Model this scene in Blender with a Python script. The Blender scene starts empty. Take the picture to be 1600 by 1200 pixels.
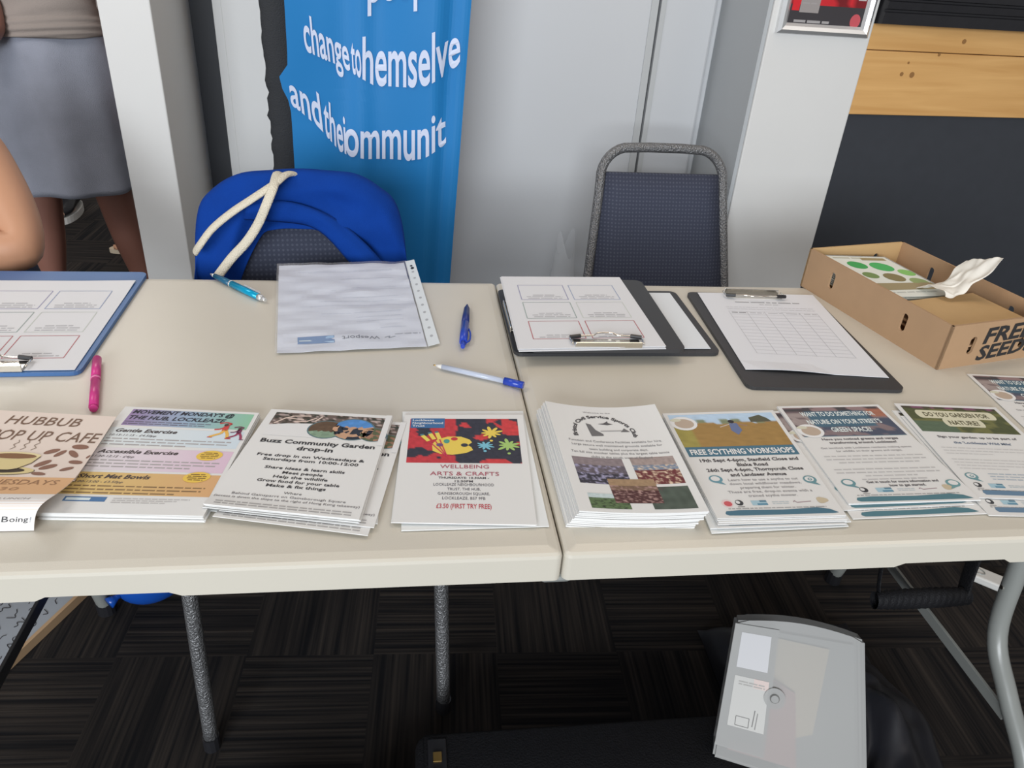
import bpy, bmesh, math, random
from mathutils import Vector, Matrix, noise
sc = bpy.context.scene
R = math.radians
# ------------------------------------------------------------------ camera
F_PX, YAW, PITCH, ROLL = 1194.241, 0.1594, 0.5299, 0.0768
CAM = Vector((-0.1571, -0.5611, 1.2718))
def _basis():
    f = Vector((math.sin(YAW)*math.cos(PITCH), math.cos(YAW)*math.cos(PITCH), -math.sin(PITCH)))
    r = Vector((math.cos(YAW), -math.sin(YAW), 0)); u = r.cross(f)
    return r*math.cos(ROLL)+u*math.sin(ROLL), -r*math.sin(ROLL)+u*math.cos(ROLL), f
CR, CU, CF = _basis()
cd = bpy.data.cameras.new('camera'); cam = bpy.data.objects.new('camera', cd)
sc.collection.objects.link(cam)
cd.sensor_width = 36; cd.lens = 36*F_PX/1600; cd.clip_start = 0.02; cd.clip_end = 60
cam.matrix_world = Matrix(((CR.x, CU.x, -CF.x, CAM.x), (CR.y, CU.y, -CF.y, CAM.y), (CR.z, CU.z, -CF.z, CAM.z), (0, 0, 0, 1)))
sc.camera = cam
# ------------------------------------------------------------------ light
w = bpy.data.worlds.new('world'); sc.world = w; w.use_nodes = True
w.node_tree.nodes['Background'].inputs[0].default_value = (1.0, 0.975, 0.95, 1)
w.node_tree.nodes['Background'].inputs[1].default_value = 0.25
def area(name, loc, target, sx, sy, power, col):
    l = bpy.data.lights.new(name, 'AREA'); l.shape = 'RECTANGLE'; l.size = sx; l.size_y = sy; l.energy = power; l.color = col
    o = bpy.data.objects.new(name, l); sc.collection.objects.link(o); o.location = loc
    o.rotation_euler = (Vector(target)-Vector(loc)).to_track_quat('-Z', 'Y').to_euler()
area('window_daylight', (-1.7, -5.6, 2.1), (-0.3, 1.2, 0.9), 4.0, 2.2, 410, (0.90, 0.95, 1.0))
area('unseen_overhead_light', (0.5, 0.95, 2.75), (0.1, 0.3, 0.7), 0.9, 0.9, 8.5, (1.0, 0.80, 0.60))
area('unseen_overhead_light', (-1.55, 0.55, 2.75), (-1.2, 1.9, 0.7), 0.9, 0.9, 16, (1.0, 0.95, 0.9))  # unseen lamp placed to brighten the skirt and the left pillar
area('unseen_overhead_light', (1.9, -0.9, 2.75), (0.8, 1.2, 0.7), 1.0, 1.0, 9, (1.0, 0.90, 0.80))
area('unseen_overhead_light', (-1.9, 3.7, 2.75), (-1.8, 3.4, 0), 1.0, 1.0, 30, (1.0, 0.95, 0.9))  # unseen lamp added to brighten the floor and legs further back
sc.view_settings.view_transform = 'Standard'; sc.view_settings.look = 'None'
sc.view_settings.exposure = 0.0; sc.view_settings.gamma = 1.0; sc.view_settings.use_curve_mapping = False

# ------------------------------------------------------------------ helpers
def ray(px, py): return CF + CR*((px-800)/F_PX) - CU*((py-600)/F_PX)
def on(px, py, z=0.74):
    d = ray(px, py); return CAM + d*((z-CAM.z)/d.z)
def aty(px, py, y):
    d = ray(px, py); return CAM + d*((y-CAM.y)/d.y)
def atx(px, py, x):
    d = ray(px, py); return CAM + d*((x-CAM.x)/d.x)
def lin(c): return c/12.92 if c <= 0.04045 else ((c+0.055)/1.055)**2.4
def S(r, g, b): return (lin(r/255), lin(g/255), lin(b/255))
PAPER = S(208, 199, 193)
def P(r, g, b):   # ink or paper colour from how it looks beside white paper lying on the table
    c = [a/p*0.78 for a, p in zip(S(r, g, b), PAPER)]; l = 0.3*c[0]+0.6*c[1]+0.1*c[2]
    return tuple(min(0.84, a*0.86+l*0.14) for a in c)
def mat(name, col, rough=0.6, metal=0.0, noise_amt=0.0, noise_scale=8.0, bump=0.0, bump_scale=60.0, spec=0.5, alpha=1.0, trans=0.0, coat=0.0, vec=None, detail=4.0):
    m = bpy.data.materials.new(name); m.use_nodes = True; nt = m.node_tree; b = nt.nodes['Principled BSDF']
    b.inputs['Base Color'].default_value = (*col, 1); b.inputs['Roughness'].default_value = rough; b.inputs['Metallic'].default_value = metal
    b.inputs['Specular IOR Level'].default_value = spec; b.inputs['Alpha'].default_value = alpha
    b.inputs['Transmission Weight'].default_value = trans; b.inputs['Coat Weight'].default_value = coat
    tc = nt.nodes.new('ShaderNodeTexCoord'); mp = nt.nodes.new('ShaderNodeMapping'); nt.links.new(tc.outputs['Object'], mp.inputs[0])
    if vec: mp.inputs['Scale'].default_value = vec
    n = nt.nodes.new('ShaderNodeTexNoise'); n.inputs['Scale'].default_value = noise_scale; n.inputs['Detail'].default_value = detail
    nt.links.new(mp.outputs[0], n.inputs['Vector'])
    mx = nt.nodes.new('ShaderNodeMix'); mx.data_type = 'RGBA'
    mx.inputs['A'].default_value = (*[c*(1-noise_amt) for c in col], 1); mx.inputs['B'].default_value = (*[min(1, c*(1+noise_amt)) for c in col], 1)
    nt.links.new(n.outputs['Fac'], mx.inputs['Factor']); nt.links.new(mx.outputs['Result'], b.inputs['Base Color'])
    if bump:
        n2 = nt.nodes.new('ShaderNodeTexNoise'); n2.inputs['Scale'].default_value = bump_scale; nt.links.new(mp.outputs[0], n2.inputs['Vector'])
        bp = nt.nodes.new('ShaderNodeBump'); bp.inputs['Strength'].default_value = bump; bp.inputs['Distance'].default_value = 0.01
        nt.links.new(n2.outputs['Fac'], bp.inputs['Height']); nt.links.new(bp.outputs[0], b.inputs['Normal'])
    return m
def print_mat():
    m = bpy.data.materials.new('printed_paper'); m.use_nodes = True; nt = m.node_tree; b = nt.nodes['Principled BSDF']
    a = nt.nodes.new('ShaderNodeVertexColor'); a.layer_name = 'ink'
    nt.links.new(a.outputs['Color'], b.inputs['Base Color']); b.inputs['Roughness'].default_value = 0.55; b.inputs['Specular IOR Level'].default_value = 0.25
    return m
def carpet_mat():
    m = bpy.data.materials.new('striped_carpet_tiles'); m.use_nodes = True; nt = m.node_tree; b = nt.nodes['Principled BSDF']; L = nt.links.new
    def nd(t): return nt.nodes.new('ShaderNode'+t)
    tc = nd('TexCoord'); ck = nd('TexChecker'); ck.inputs['Scale'].default_value = 4.0
    rot = nd('Mapping'); rot.inputs['Rotation'].default_value = (0, 0, 0.05); L(tc.outputs['Object'], rot.inputs[0]); L(rot.outputs[0], ck.inputs['Vector'])
    outs = []
    for sx, sy in ((150, 3), (3, 150)):
        mp = nd('Mapping'); mp.inputs['Scale'].default_value = (sx, sy, 1); L(rot.outputs[0], mp.inputs[0])
        n = nd('TexNoise'); n.inputs['Scale'].default_value = 1.0; n.inputs['Detail'].default_value = 1.0; L(mp.outputs[0], n.inputs['Vector'])
        mp2 = nd('Mapping'); mp2.inputs['Scale'].default_value = (sx*0.2, sy*0.5, 1); L(rot.outputs[0], mp2.inputs[0])
        n2 = nd('TexNoise'); n2.inputs['Scale'].default_value = 1.0; L(mp2.outputs[0], n2.inputs['Vector'])
        ad = nd('Math'); ad.operation = 'MULTIPLY'; L(n.outputs['Fac'], ad.inputs[0]); L(n2.outputs['Fac'], ad.inputs[1]); outs.append(ad)
    mx = nd('Mix'); mx.data_type = 'FLOAT'; L(ck.outputs['Fac'], mx.inputs['Factor']); L(outs[0].outputs[0], mx.inputs['A']); L(outs[1].outputs[0], mx.inputs['B'])
    cr = nd('ValToRGB'); e = cr.color_ramp.elements
    e[0].position = 0.14; e[0].color = (0.011, 0.011, 0.0125, 1); e[1].position = 0.46; e[1].color = (0.052, 0.043, 0.037, 1)
    L(mx.outputs['Result'], cr.inputs[0]); L(cr.outputs[0], b.inputs['Base Color']); b.inputs['Roughness'].default_value = 0.95; b.inputs['Specular IOR Level'].default_value = 0.1
    bp = nd('Bump'); bp.inputs['Strength'].default_value = 0.5; bp.inputs['Distance'].default_value = 0.004; L(mx.outputs['Result'], bp.inputs['Height']); L(bp.outputs[0], b.inputs['Normal'])
    return m
def pad_mat():
    m = mat('navy_dotted_fabric', S(50, 56, 76), 0.8, bump=0.25, bump_scale=500, noise_amt=0.15, noise_scale=300)
    nt = m.node_tree; b = nt.nodes['Principled BSDF']; tc = nt.nodes.new('ShaderNodeTexCoord')
    v = nt.nodes.new('ShaderNodeTexVoronoi'); v.voronoi_dimensions = '2D'; v.inputs['Scale'].default_value = 120; v.inputs['Randomness'].default_value = 0.1
    mp = nt.nodes.new('ShaderNodeMapping'); mp.inputs['Rotation'].default_value = (R(90), 0, 0); nt.links.new(tc.outputs['Object'], mp.inputs[0]); nt.links.new(mp.outputs[0], v.inputs['Vector'])
    cr = nt.nodes.new('ShaderNodeValToRGB'); e = cr.color_ramp.elements; e[0].position = 0.18; e[0].color = (*S(72, 77, 93), 1); e[1].position = 0.3; e[1].color = (*S(50, 55, 73), 1)
    nt.links.new(v.outputs['Distance'], cr.inputs[0]); nt.links.new(cr.outputs[0], b.inputs['Base Color'])
    return m
def wood_mat():
    m = bpy.data.materials.new('varnished_pine'); m.use_nodes = True; nt = m.node_tree; b = nt.nodes['Principled BSDF']; L = nt.links.new
    tc = nt.nodes.new('ShaderNodeTexCoord'); mp = nt.nodes.new('ShaderNodeMapping'); mp.inputs['Scale'].default_value = (1.6, 3, 26); L(tc.outputs['Object'], mp.inputs[0])
    n = nt.nodes.new('ShaderNodeTexNoise'); n.inputs['Scale'].default_value = 1.5; n.inputs['Detail'].default_value = 6; n.inputs['Distortion'].default_value = 0.6; L(mp.outputs[0], n.inputs['Vector'])
    cr = nt.nodes.new('ShaderNodeValToRGB'); e = cr.color_ramp.elements; e[0].position = 0.3; e[0].color = (0.62, 0.335, 0.115, 1); e[1].position = 0.7; e[1].color = (0.76, 0.45, 0.175, 1)
    L(n.outputs['Fac'], cr.inputs[0]); L(cr.outputs[0], b.inputs['Base Color']); b.inputs['Roughness'].default_value = 0.35
    return m
M = {}
M['print'] = print_mat(); M['carpet'] = carpet_mat(); M['pad'] = pad_mat(); M['wood'] = wood_mat()
M['table'] = mat('cream_moulded_plastic', (0.645, 0.605, 0.52), 0.34, noise_amt=0.05, noise_scale=5, bump=0.04, bump_scale=900)
M['white_paint'] = mat('white_wall_paint', (0.67, 0.665, 0.65), 0.7, noise_amt=0.03, noise_scale=6, bump=0.03, bump_scale=40)
M['door'] = mat('pale_grey_door_paint', (0.55, 0.56, 0.575), 0.42, noise_amt=0.02, noise_scale=2)
M['dark_wall'] = mat('charcoal_seal_shadow', (0.035, 0.038, 0.045), 0.6)  # charcoal gives the dark seal and the shadow inside the door seams
M['bar_black'] = mat('dark_slate_panel', (0.040, 0.044, 0.053), 0.5, noise_amt=0.1, noise_scale=30)
M['black_plastic'] = mat('black_plastic', (0.018, 0.018, 0.021), 0.38, noise_amt=0.2, noise_scale=40)
M['board_black'] = mat('black_clipboard_vinyl', (0.035, 0.036, 0.040), 0.45, bump=0.05, bump_scale=800)
M['board_blue'] = mat('blue_clipboard_vinyl', (0.055, 0.15, 0.36), 0.42, bump=0.05, bump_scale=800)
M['steel'] = mat('polished_steel', (0.75, 0.72, 0.66), 0.2, metal=1.0)
M['alu'] = mat('satin_aluminium', (0.78, 0.79, 0.80), 0.33, metal=0.75)
M['hammer'] = mat('hammered_grey_metal', (0.20, 0.20, 0.205), 0.35, metal=0.55, noise_amt=0.45, noise_scale=260, bump=0.6, bump_scale=260)
M['leg'] = mat('grey_painted_tube', (0.27, 0.28, 0.265), 0.3, noise_amt=0.03)
M['card'] = mat('brown_cardboard', (0.42, 0.265, 0.15), 0.85, noise_amt=0.07, noise_scale=30)
M['card_in'] = mat('yellowed_cardboard', (0.55, 0.36, 0.17), 0.85, noise_amt=0.06, noise_scale=25)
M['ink'] = mat('black_marker_ink', (0.02, 0.02, 0.022), 0.7)
M['tissue'] = mat('white_tissue_paper', (0.80, 0.77, 0.70), 0.9, noise_amt=0.03)
M['bag_blue'] = mat('royal_blue_cotton', (0.003, 0.042, 0.27), 0.9, spec=0.15, noise_amt=0.12, noise_scale=20, bump=0.25, bump_scale=700)
M['cord'] = mat('cream_cotton_cord', (0.70, 0.64, 0.52), 0.9, bump=0.5, bump_scale=400)
M['black_cloth'] = mat('black_nylon_cloth', (0.008, 0.008, 0.010), 0.65, spec=0.3, noise_amt=0.2, noise_scale=30, bump=0.3, bump_scale=300)
M['black_sleeve'] = mat('black_elastic_cloth', (0.022, 0.024, 0.028), 0.8, bump=0.3, bump_scale=400)
M['brass'] = mat('worn_brass', (0.55, 0.36, 0.12), 0.35, metal=0.9)
M['skin_tan'] = mat('tanned_skin', (0.52, 0.27, 0.16), 0.5, noise_amt=0.08, noise_scale=12)
M['skin_pink'] = mat('reddened_skin', (0.34, 0.155, 0.115), 0.5, noise_amt=0.1, noise_scale=10)
M['skirt'] = mat('grey_blue_linen', (0.43, 0.455, 0.55), 0.9, noise_amt=0.18, noise_scale=14, bump=0.35, bump_scale=500)
M['taupe'] = mat('taupe_jersey', (0.38, 0.325, 0.295), 0.9, noise_amt=0.06, noise_scale=14, bump=0.2, bump_scale=400)
M['navy'] = mat('navy_jersey', (0.015, 0.022, 0.05), 0.9, bump=0.2, bump_scale=400)
M['hair'] = mat('brown_hair', (0.06, 0.035, 0.02), 0.5, noise_amt=0.4, noise_scale=60)
M['denim'] = mat('dark_trouser_cloth', (0.02, 0.022, 0.028), 0.9)
M['eye'] = mat('eye_white', (0.8, 0.8, 0.78), 0.2)
M['white_rubber'] = mat('white_rubber', (0.7, 0.69, 0.66), 0.6)
M['sandal'] = mat('beige_sandal', (0.55, 0.45, 0.33), 0.7)
M['balloon'] = mat('blue_latex', (0.01, 0.08, 0.42), 0.25)
M['whiteboard'] = mat('grey_board_face', (0.36, 0.39, 0.43), 0.5, noise_amt=0.05)
M['edge_wood'] = mat('pale_wood_edge', (0.50, 0.33, 0.19), 0.6)
M['polyprop'] = mat('frosted_polypropylene', (0.36, 0.355, 0.34), 0.42, alpha=0.66, noise_amt=0.03)
M['clear'] = mat('clear_plastic_film', (0.85, 0.86, 0.88), 0.18, alpha=0.22)
M['film'] = mat('clear_document_film', (0.80, 0.80, 0.83), 0.2, alpha=0.22, spec=0.35)
M['clear_pen'] = mat('clear_pen_barrel', (0.62, 0.68, 0.80), 0.15, alpha=0.75)
M['teal'] = mat('metallic_teal_plastic', (0.0, 0.33, 0.56), 0.22, metal=0.25)
M['teal_dark'] = mat('dark_teal_grip', (0.01, 0.10, 0.19), 0.35)
M['pen_blue'] = mat('blue_pen_plastic', (0.02, 0.055, 0.42), 0.25)
M['pen_blue_dark'] = mat('dark_blue_grip', (0.01, 0.025, 0.16), 0.4)
M['pink'] = mat('pink_pen_plastic', (0.60, 0.04, 0.24), 0.3)
M['plain'] = mat('plain_white_paper', (0.78, 0.78, 0.78), 0.6, spec=0.2)

col = sc.collection
def link(name, bm, m, parent=None, smooth=False, recalc=True):
    if recalc: bmesh.ops.recalc_face_normals(bm, faces=bm.faces)
    me = bpy.data.meshes.new(name); bm.to_mesh(me); bm.free()
    for x in (m if isinstance(m, (list, tuple)) else [m]): me.materials.append(x if not isinstance(x, str) else M[x])
    if smooth:
        for p in me.polygons: p.use_smooth = True
    o = bpy.data.objects.new(name, me); col.objects.link(o)
    if parent: o.parent = parent
    return o
def tag(o, label, cat, group=None):
    o['label'] = label; o['category'] = cat
    if group: o['group'] = group
    return o
def thing(name, label, cat, loc=(0, 0, 0), rz=0.0, group=None):
    o = bpy.data.objects.new(name, None); o.empty_display_size = 0.05; col.objects.link(o); o.location = loc; o.rotation_euler = (0, 0, rz)
    return tag(o, label, cat, group)
def struct(name, bm, m, **k):
    o = link(name, bm, m, **k); o['kind'] = 'structure'; return o
def world_child(o, parent):
    "parent o (built in world coordinates) under an empty that stands at its own place"
    bpy.context.view_layer.update() if False else None
    o.parent = parent
    o.matrix_parent_inverse = (Matrix.Translation(parent.location) @ parent.rotation_euler.to_matrix().to_4x4()).inverted()
    return o
def box(bm, x0, y0, z0, x1, y1, z1, bev=0.0, seg=2, mtx=None):
    vs = [bm.verts.new((x, y, z)) for x in (x0, x1) for y in (y0, y1) for z in (z0, z1)]
    fs = [bm.faces.new([vs[i] for i in f]) for f in ((0, 1, 3, 2), (4, 6, 7, 5), (0, 4, 5, 1), (2, 3, 7, 6), (0, 2, 6, 4), (1, 5, 7, 3))]
    if bev:
        es = list({e for f in fs for e in f.edges})
        r = bmesh.ops.bevel(bm, geom=es, offset=bev, segments=seg, affect='EDGES', profile=0.5)
        vs = list({v for f in r['faces'] for v in f.verts} | {v for v in vs if v.is_valid})
    if mtx is not None: bmesh.ops.transform(bm, matrix=mtx, verts=[v for v in vs if v.is_valid])
    return vs
def bmbox(*a, **k):
    bm = bmesh.new(); box(bm, *a, **k); return bm
def tube(bm, pts, r, n=12, caps=True, flat=1.0, up=None):
    "round tube along a path; r may be a list"
    pts = [Vector(p) for p in pts]; rs = r if isinstance(r, (list, tuple)) else [r]*len(pts)
    rings = []; prev = None
    for i, p in enumerate(pts):
        t = ((pts[min(i+1, len(pts)-1)]-p).normalized()+(p-pts[max(i-1, 0)]).normalized()).normalized()
        if prev is None:
            a = up or (Vector((0, 0, 1)) if abs(t.z) < 0.9 else Vector((1, 0, 0)))
            x = t.cross(a).normalized()
        else: x = (prev-t*prev.dot(t)).normalized()
        prev = x; y = t.cross(x)
        rings.append([bm.verts.new(p+(x*math.cos(2*math.pi*k/n)+y*math.sin(2*math.pi*k/n)*flat)*rs[i]) for k in range(n)])
    for a, b in zip(rings, rings[1:]):
        for k in range(n): bm.faces.new((a[k], a[(k+1) % n], b[(k+1) % n], b[k]))
    if caps: bm.faces.new(rings[0][::-1]); bm.faces.new(rings[-1])
    return bm
def bmtube(*a, **k): return tube(bmesh.new(), *a, **k)
def smooth_path(pts, n=8):
    pts = [Vector(p) for p in pts]; out = []
    for i in range(len(pts)-1):
        p0, p1, p2, p3 = pts[max(i-1, 0)], pts[i], pts[i+1], pts[min(i+2, len(pts)-1)]
        for k in range(n):
            t = k/n; out.append(0.5*((2*p1)+(p2-p0)*t+(2*p0-5*p1+4*p2-p3)*t*t+(3*p1-p0-3*p2+p3)*t**3))
    out.append(pts[-1]); return out
def grid(bm, fn, nu, nv, close_u=False):
    vs = [[bm.verts.new(fn(i/nu, j/nv)) for i in range(nu if close_u else nu+1)] for j in range(nv+1)]
    for j in range(nv):
        for i in range(nu):
            i2 = (i+1) % nu if close_u else i+1
            bm.faces.new((vs[j][i], vs[j][i2], vs[j+1][i2], vs[j+1][i]))
    return vs
def solidify(o, t, offset=-1.0):
    s = o.modifiers.new('thickness', 'SOLIDIFY'); s.thickness = t; s.offset = offset; return o
def subsurf(o, l=2):
    s = o.modifiers.new('smooth', 'SUBSURF'); s.levels = l; s.render_levels = l; return o
def nz(x, y, z=0.0): return noise.noise(Vector((x, y, z)))
def prism(bm, pts, axis_vec):
    a = [bm.verts.new(p) for p in pts]; b = [bm.verts.new(Vector(p)+Vector(axis_vec)) for p in pts]
    n = len(pts); bm.faces.new(a[::-1]); bm.faces.new(b)
    for i in range(n): bm.faces.new((a[i], a[(i+1) % n], b[(i+1) % n], b[i]))
    return bm

# ------------------------------------------------------------------ printed pages
_cache = {}
def glyphs(s, bold, res=2):
    k = (s, bold, res)
    if k not in _cache:
        cu = bpy.data.curves.new('t', 'FONT'); cu.body = s; cu.size = 1; cu.resolution_u = res; cu.offset = bold
        ob = bpy.data.objects.new('t', cu); me = ob.to_mesh()
        vs = [v.co.xy.copy() for v in me.vertices]; ps = [tuple(p.vertices) for p in me.polygons]
        ob.to_mesh_clear(); bpy.data.objects.remove(ob); bpy.data.curves.remove(cu)
        _cache[k] = (vs, ps)
    return _cache[k]
CAPH = max(v.y for v in glyphs('H', 0.0)[0])
class Page:
    def __init__(s, w=148.0, h=210.0, base=(0.78, 0.78, 0.77)): s.w, s.h, s.base = w, h, base; s.polys = []
    def poly(s, pts, c, layer=1): s.polys.append(([(p[0], p[1]) for p in pts], [c]*len(pts), layer))
    def rect(s, x0, y0, x1, y1, c, c2=None, vertical=False, nx=6, ny=6, layer=1, c3=None):
        def mixc(t):
            if c2 is None: return c
            if c3 is not None:
                a, b, t = (c, c3, t*2) if t < 0.5 else (c3, c2, t*2-1)
            else: a, b = c, c2
            return tuple(p+(q-p)*t for p, q in zip(a, b))
        for i in range(nx):
            for j in range(ny):
                q = [(i, j), (i+1, j), (i+1, j+1), (i, j+1)]
                s.polys.append(([(x0+(x1-x0)*a/nx, y0+(y1-y0)*b/ny) for a, b in q], [mixc(b/ny if vertical else a/nx) for a, b in q], layer))
    def photo(s, x0, y0, x1, y1, fn, nx=24, ny=18, layer=1):
        cs = [[fn(i/nx, j/ny) for i in range(nx+1)] for j in range(ny+1)]
        for i in range(nx):
            for j in range(ny):
                q = [(i, j), (i+1, j), (i+1, j+1), (i, j+1)]
                s.polys.append(([(x0+(x1-x0)*a/nx, y0+(y1-y0)*b/ny) for a, b in q], [cs[b][a] for a, b in q], layer))
    def ellipse(s, cx, cy, rx, ry, c, layer=2, n=24, rot=0.0, fn=None):
        pts = []
        for k in range(n):
            a = 2*math.pi*k/n; r = fn(a) if fn else 1.0
            x, y = rx*r*math.cos(a), ry*r*math.sin(a); pts.append((cx+x*math.cos(rot)-y*math.sin(rot), cy+x*math.sin(rot)+y*math.cos(rot)))
        if fn:
            for k in range(n): s.poly([(cx, cy), pts[k], pts[(k+1) % n]], c, layer)
        else: s.poly(pts, c, layer)
    def line(s, pts, wd, c, layer=2):
        for (ax, ay), (bx, by) in zip(pts, pts[1:]):
            l = math.hypot(bx-ax, by-ay) or 1; nx, ny = -(by-ay)/l*wd/2, (bx-ax)/l*wd/2
            s.poly([(ax+nx, ay+ny), (bx+nx, by+ny), (bx-nx, by-ny), (ax-nx, ay-ny)], c, layer)
    def frame(s, x0, y0, x1, y1, wd, c, layer=2): s.line([(x0, y0), (x1, y0), (x1, y1), (x0, y1), (x0, y0)], wd, c, layer)
    def text(s, t, x, y, cap, c, width=None, align='c', bold=0.0, shear=0.0, layer=3, flip=False, warp=None):
        vs, ps = glyphs(t, bold if warp else bold*0.55, 7 if warp else 2)
        if not warp: cap *= 0.9
        if not vs: return
        a, b = min(v.x for v in vs), max(v.x for v in vs); k = cap/CAPH; kx = (width/(b-a)) if width else k
        wd = (b-a)*kx; x0 = x-wd/2 if align == 'c' else (x if align == 'l' else x-wd)
        out = []
        for v in vs:
            X = (v.x-a)*kx+shear*v.y*k; Y = v.y*k
            if warp: out.append(warp((v.x-a)/(b-a), v.y/CAPH)); continue
            out.append((x0+wd-X, y+Y) if flip else (x0+X, y-Y))
        for p in ps: s.polys.append(([out[i] for i in p], [c]*len(p), layer))
    def bars(s, x0, y, x1, ht, c, seed, layer=2, align=None, fill=1.0, fade=0.38):
        "a line of print too small to read: word-length dashes"
        c = tuple(a*(1-fade)+b*fade for a, b in zip(c, s.base)); rnd = random.Random(seed); end = x0+(x1-x0)*fill; x = x0; words = []
        while x < end:
            wl = rnd.uniform(2.0, 7.5)*ht; words.append((x, min(x+wl, end))); x += wl+ht*0.8
        sh = (x1-end)/2 if align == 'c' else 0
        for a, b in words: s.poly([(a+sh, y-ht/2), (b+sh, y-ht/2), (b+sh, y+ht/2), (a+sh, y+ht/2)], c, layer)
    def build(s, name, MP, thick=0.0005, parent=None, nx=8, ny=10, step=0.00012, base=True, extra=None):
        verts, faces, cols = [], [], []
        def add(ps, cs):
            i = len(verts); verts.extend(ps); faces.append(tuple(range(i, i+len(ps)))); cols.extend(cs)
        if base:
            b = s.base
            tp = [[MP(s.w*i/nx, s.h*j/ny, 0.0) for i in range(nx+1)] for j in range(ny+1)]
            bt = [[MP(s.w*i/nx, s.h*j/ny, -thick) for i in range(nx+1)] for j in range(ny+1)]
            for j in range(ny):
                for i in range(nx):
                    add([tp[j][i], tp[j+1][i], tp[j+1][i+1], tp[j][i+1]], [b]*4); add([bt[j][i], bt[j][i+1], bt[j+1][i+1], bt[j+1][i]], [b]*4)
            for j in range(ny):
                add([tp[j][0], bt[j][0], bt[j+1][0], tp[j+1][0]], [b]*4); add([tp[j][nx], tp[j+1][nx], bt[j+1][nx], bt[j][nx]], [b]*4)
            for i in range(nx):
                add([tp[0][i], tp[0][i+1], bt[0][i+1], bt[0][i]], [b]*4); add([tp[ny][i], bt[ny][i], bt[ny][i+1], tp[ny][i+1]], [b]*4)
        for pts, cs, layer in s.polys: add([MP(x, y, step*layer) for x, y in pts], cs)
        me = bpy.data.meshes.new(name); me.from_pydata([tuple(v) for v in verts], [], faces); me.materials.append(M['print'])
        at = me.color_attributes.new('ink', 'FLOAT_COLOR', 'CORNER')
        flat = []
        for c in cols: flat.extend((c[0], c[1], c[2], 1.0))
        at.data.foreach_set('color', flat)
        o = bpy.data.objects.new(name, me); col.objects.link(o)
        if parent: o.parent = parent
        return o
def quad(c, w, h, bump=None, up=Vector((0, 0, 1))):
    TL, TR, BR, BL = [Vector(p) for p in c]
    def f(x, y, hh):
        u, v = x/w, y/h; p = (TL*(1-u)+TR*u)*(1-v)+(BL*(1-u)+BR*u)*v
        return p+up*(hh+(bump(u, v) if bump else 0.0))
    return f
def rect_from(tl, along, w, h, hand=1):
    "rectangle from its top-left corner and a point down its left edge (hand=-1: from top-right down the right edge)"
    d = (along-tl); d.z = 0; d.normalize(); r = Vector((-d.y, d.x, 0))*hand
    if hand == 1: return [tl, tl+r*w, tl+r*w+d*h, tl+d*h]
    return [tl+r*w, tl, tl+d*h, tl+r*w+d*h]
WHITE, BLACK, GREY, MID = P(208, 199, 193), P(52, 48, 48), P(120, 112, 110), P(150, 142, 140)
TZ = 0.74

# ================================================================== SETTING
bm = bmesh.new(); grid(bm, lambda u, v: Vector((-5+10*u, -3+10*v, 0)), 2, 2)
struct('floor', bm, 'carpet')
WY = 1.55
struct('wall_back', bmbox(-0.68, 1.60, 0, 0.93, 1.66, 2.6), 'dark_wall')
bm = bmbox(-0.395, WY, 0.01, 0.484, 1.595, 2.6, bev=0.004)
struct('door_1', bm, 'door')
bm = bmbox(-0.615, WY, 0.01, -0.40, 1.595, 2.6, bev=0.002); box(bm, -0.595, WY-0.004, 0.01, -0.40, WY+0.002, 2.6, bev=0.003)
struct('door_3', bm, 'white_paint')  # whiter paint on this leaf stands in for brighter light at the left
struct('door_2', bmbox(0.492, WY, 0.01, 0.640, 1.595, 2.6, bev=0.006), 'door')
bm = bmbox(0.466, WY-0.004, 0.01, 0.4845, WY+0.002, 2.6); box(bm, 0.4915, WY-0.004, 0.01, 0.505, WY+0.002, 2.6)
struct('trim_1', bm, mat('door_edge_strip', (0.47, 0.48, 0.48), 0.4))
struct('trim_2', bmbox(0.640, 1.580, 0, 0.672, 1.60, 2.6), 'door')
struct('shade_trim', bmbox(0.662, 1.286, 0, 0.6715, 1.578, 2.6), mat('shaded_reveal_grey', (0.42, 0.44, 0.455), 0.6))  # added board, its darker grey stands in for shade on the pillar side
struct('pillar_left', bmbox(-0.785, 1.28, 0, -0.68, 1.66, 2.6, bev=0.003), 'white_paint')
struct('pillar_right', bmbox(0.672, 1.28, 0, 0.925, 1.66, 2.6, bev=0.003), 'white_paint')
struct('wall_right', bmbox(0.93, 3.6, 0, 5, 3.7, 2.6), 'white_paint')
struct('wall_far', bmbox(-5, 6.0, 0, -0.7, 6.1, 2.6), 'white_paint')

# ------------------------------------------------------------------ bar
KNOT = mat('dark_pine_knot', (0.30, 0.15, 0.05), 0.45)
bar = thing('bar_counter', 'black bar counter with a pine fascia beside the right pillar', 'bar counter', (0.9285, 1.291, 0), R(6.6))
bm = bmbox(0, 0.012, 0, 1.9, 0.60, 0.945); 
for v in bm.verts:
    if v.co.x < 0.01 and v.co.y > 0.1: v.co.x = 0.078
link('front_panel', bm, 'bar_black', bar)
bm = bmesh.new(); box(bm, 0, 0, 0.945, 1.9, 0.03, 1.092, bev=0.002); box(bm, 0, 0.001, 1.0935, 1.9, 0.03, 1.16, bev=0.002)
fas = link('wood_fascia', bm, 'wood', bar)
for x, z, r in ((0.299, 1.121, 0.0055), (0.239, 1.089, 0.004), (0.179, 1.041, 0.007), (0.149, 1.042, 0.005), (0.159, 1.068, 0.003), (0.62, 1.02, 0.006)):
    link('knot', bmtube([(x-0.03, -0.0006, z), (x-0.03, 0.002, z)], r, n=10), KNOT, fas)
bm = bmesh.new()
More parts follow.
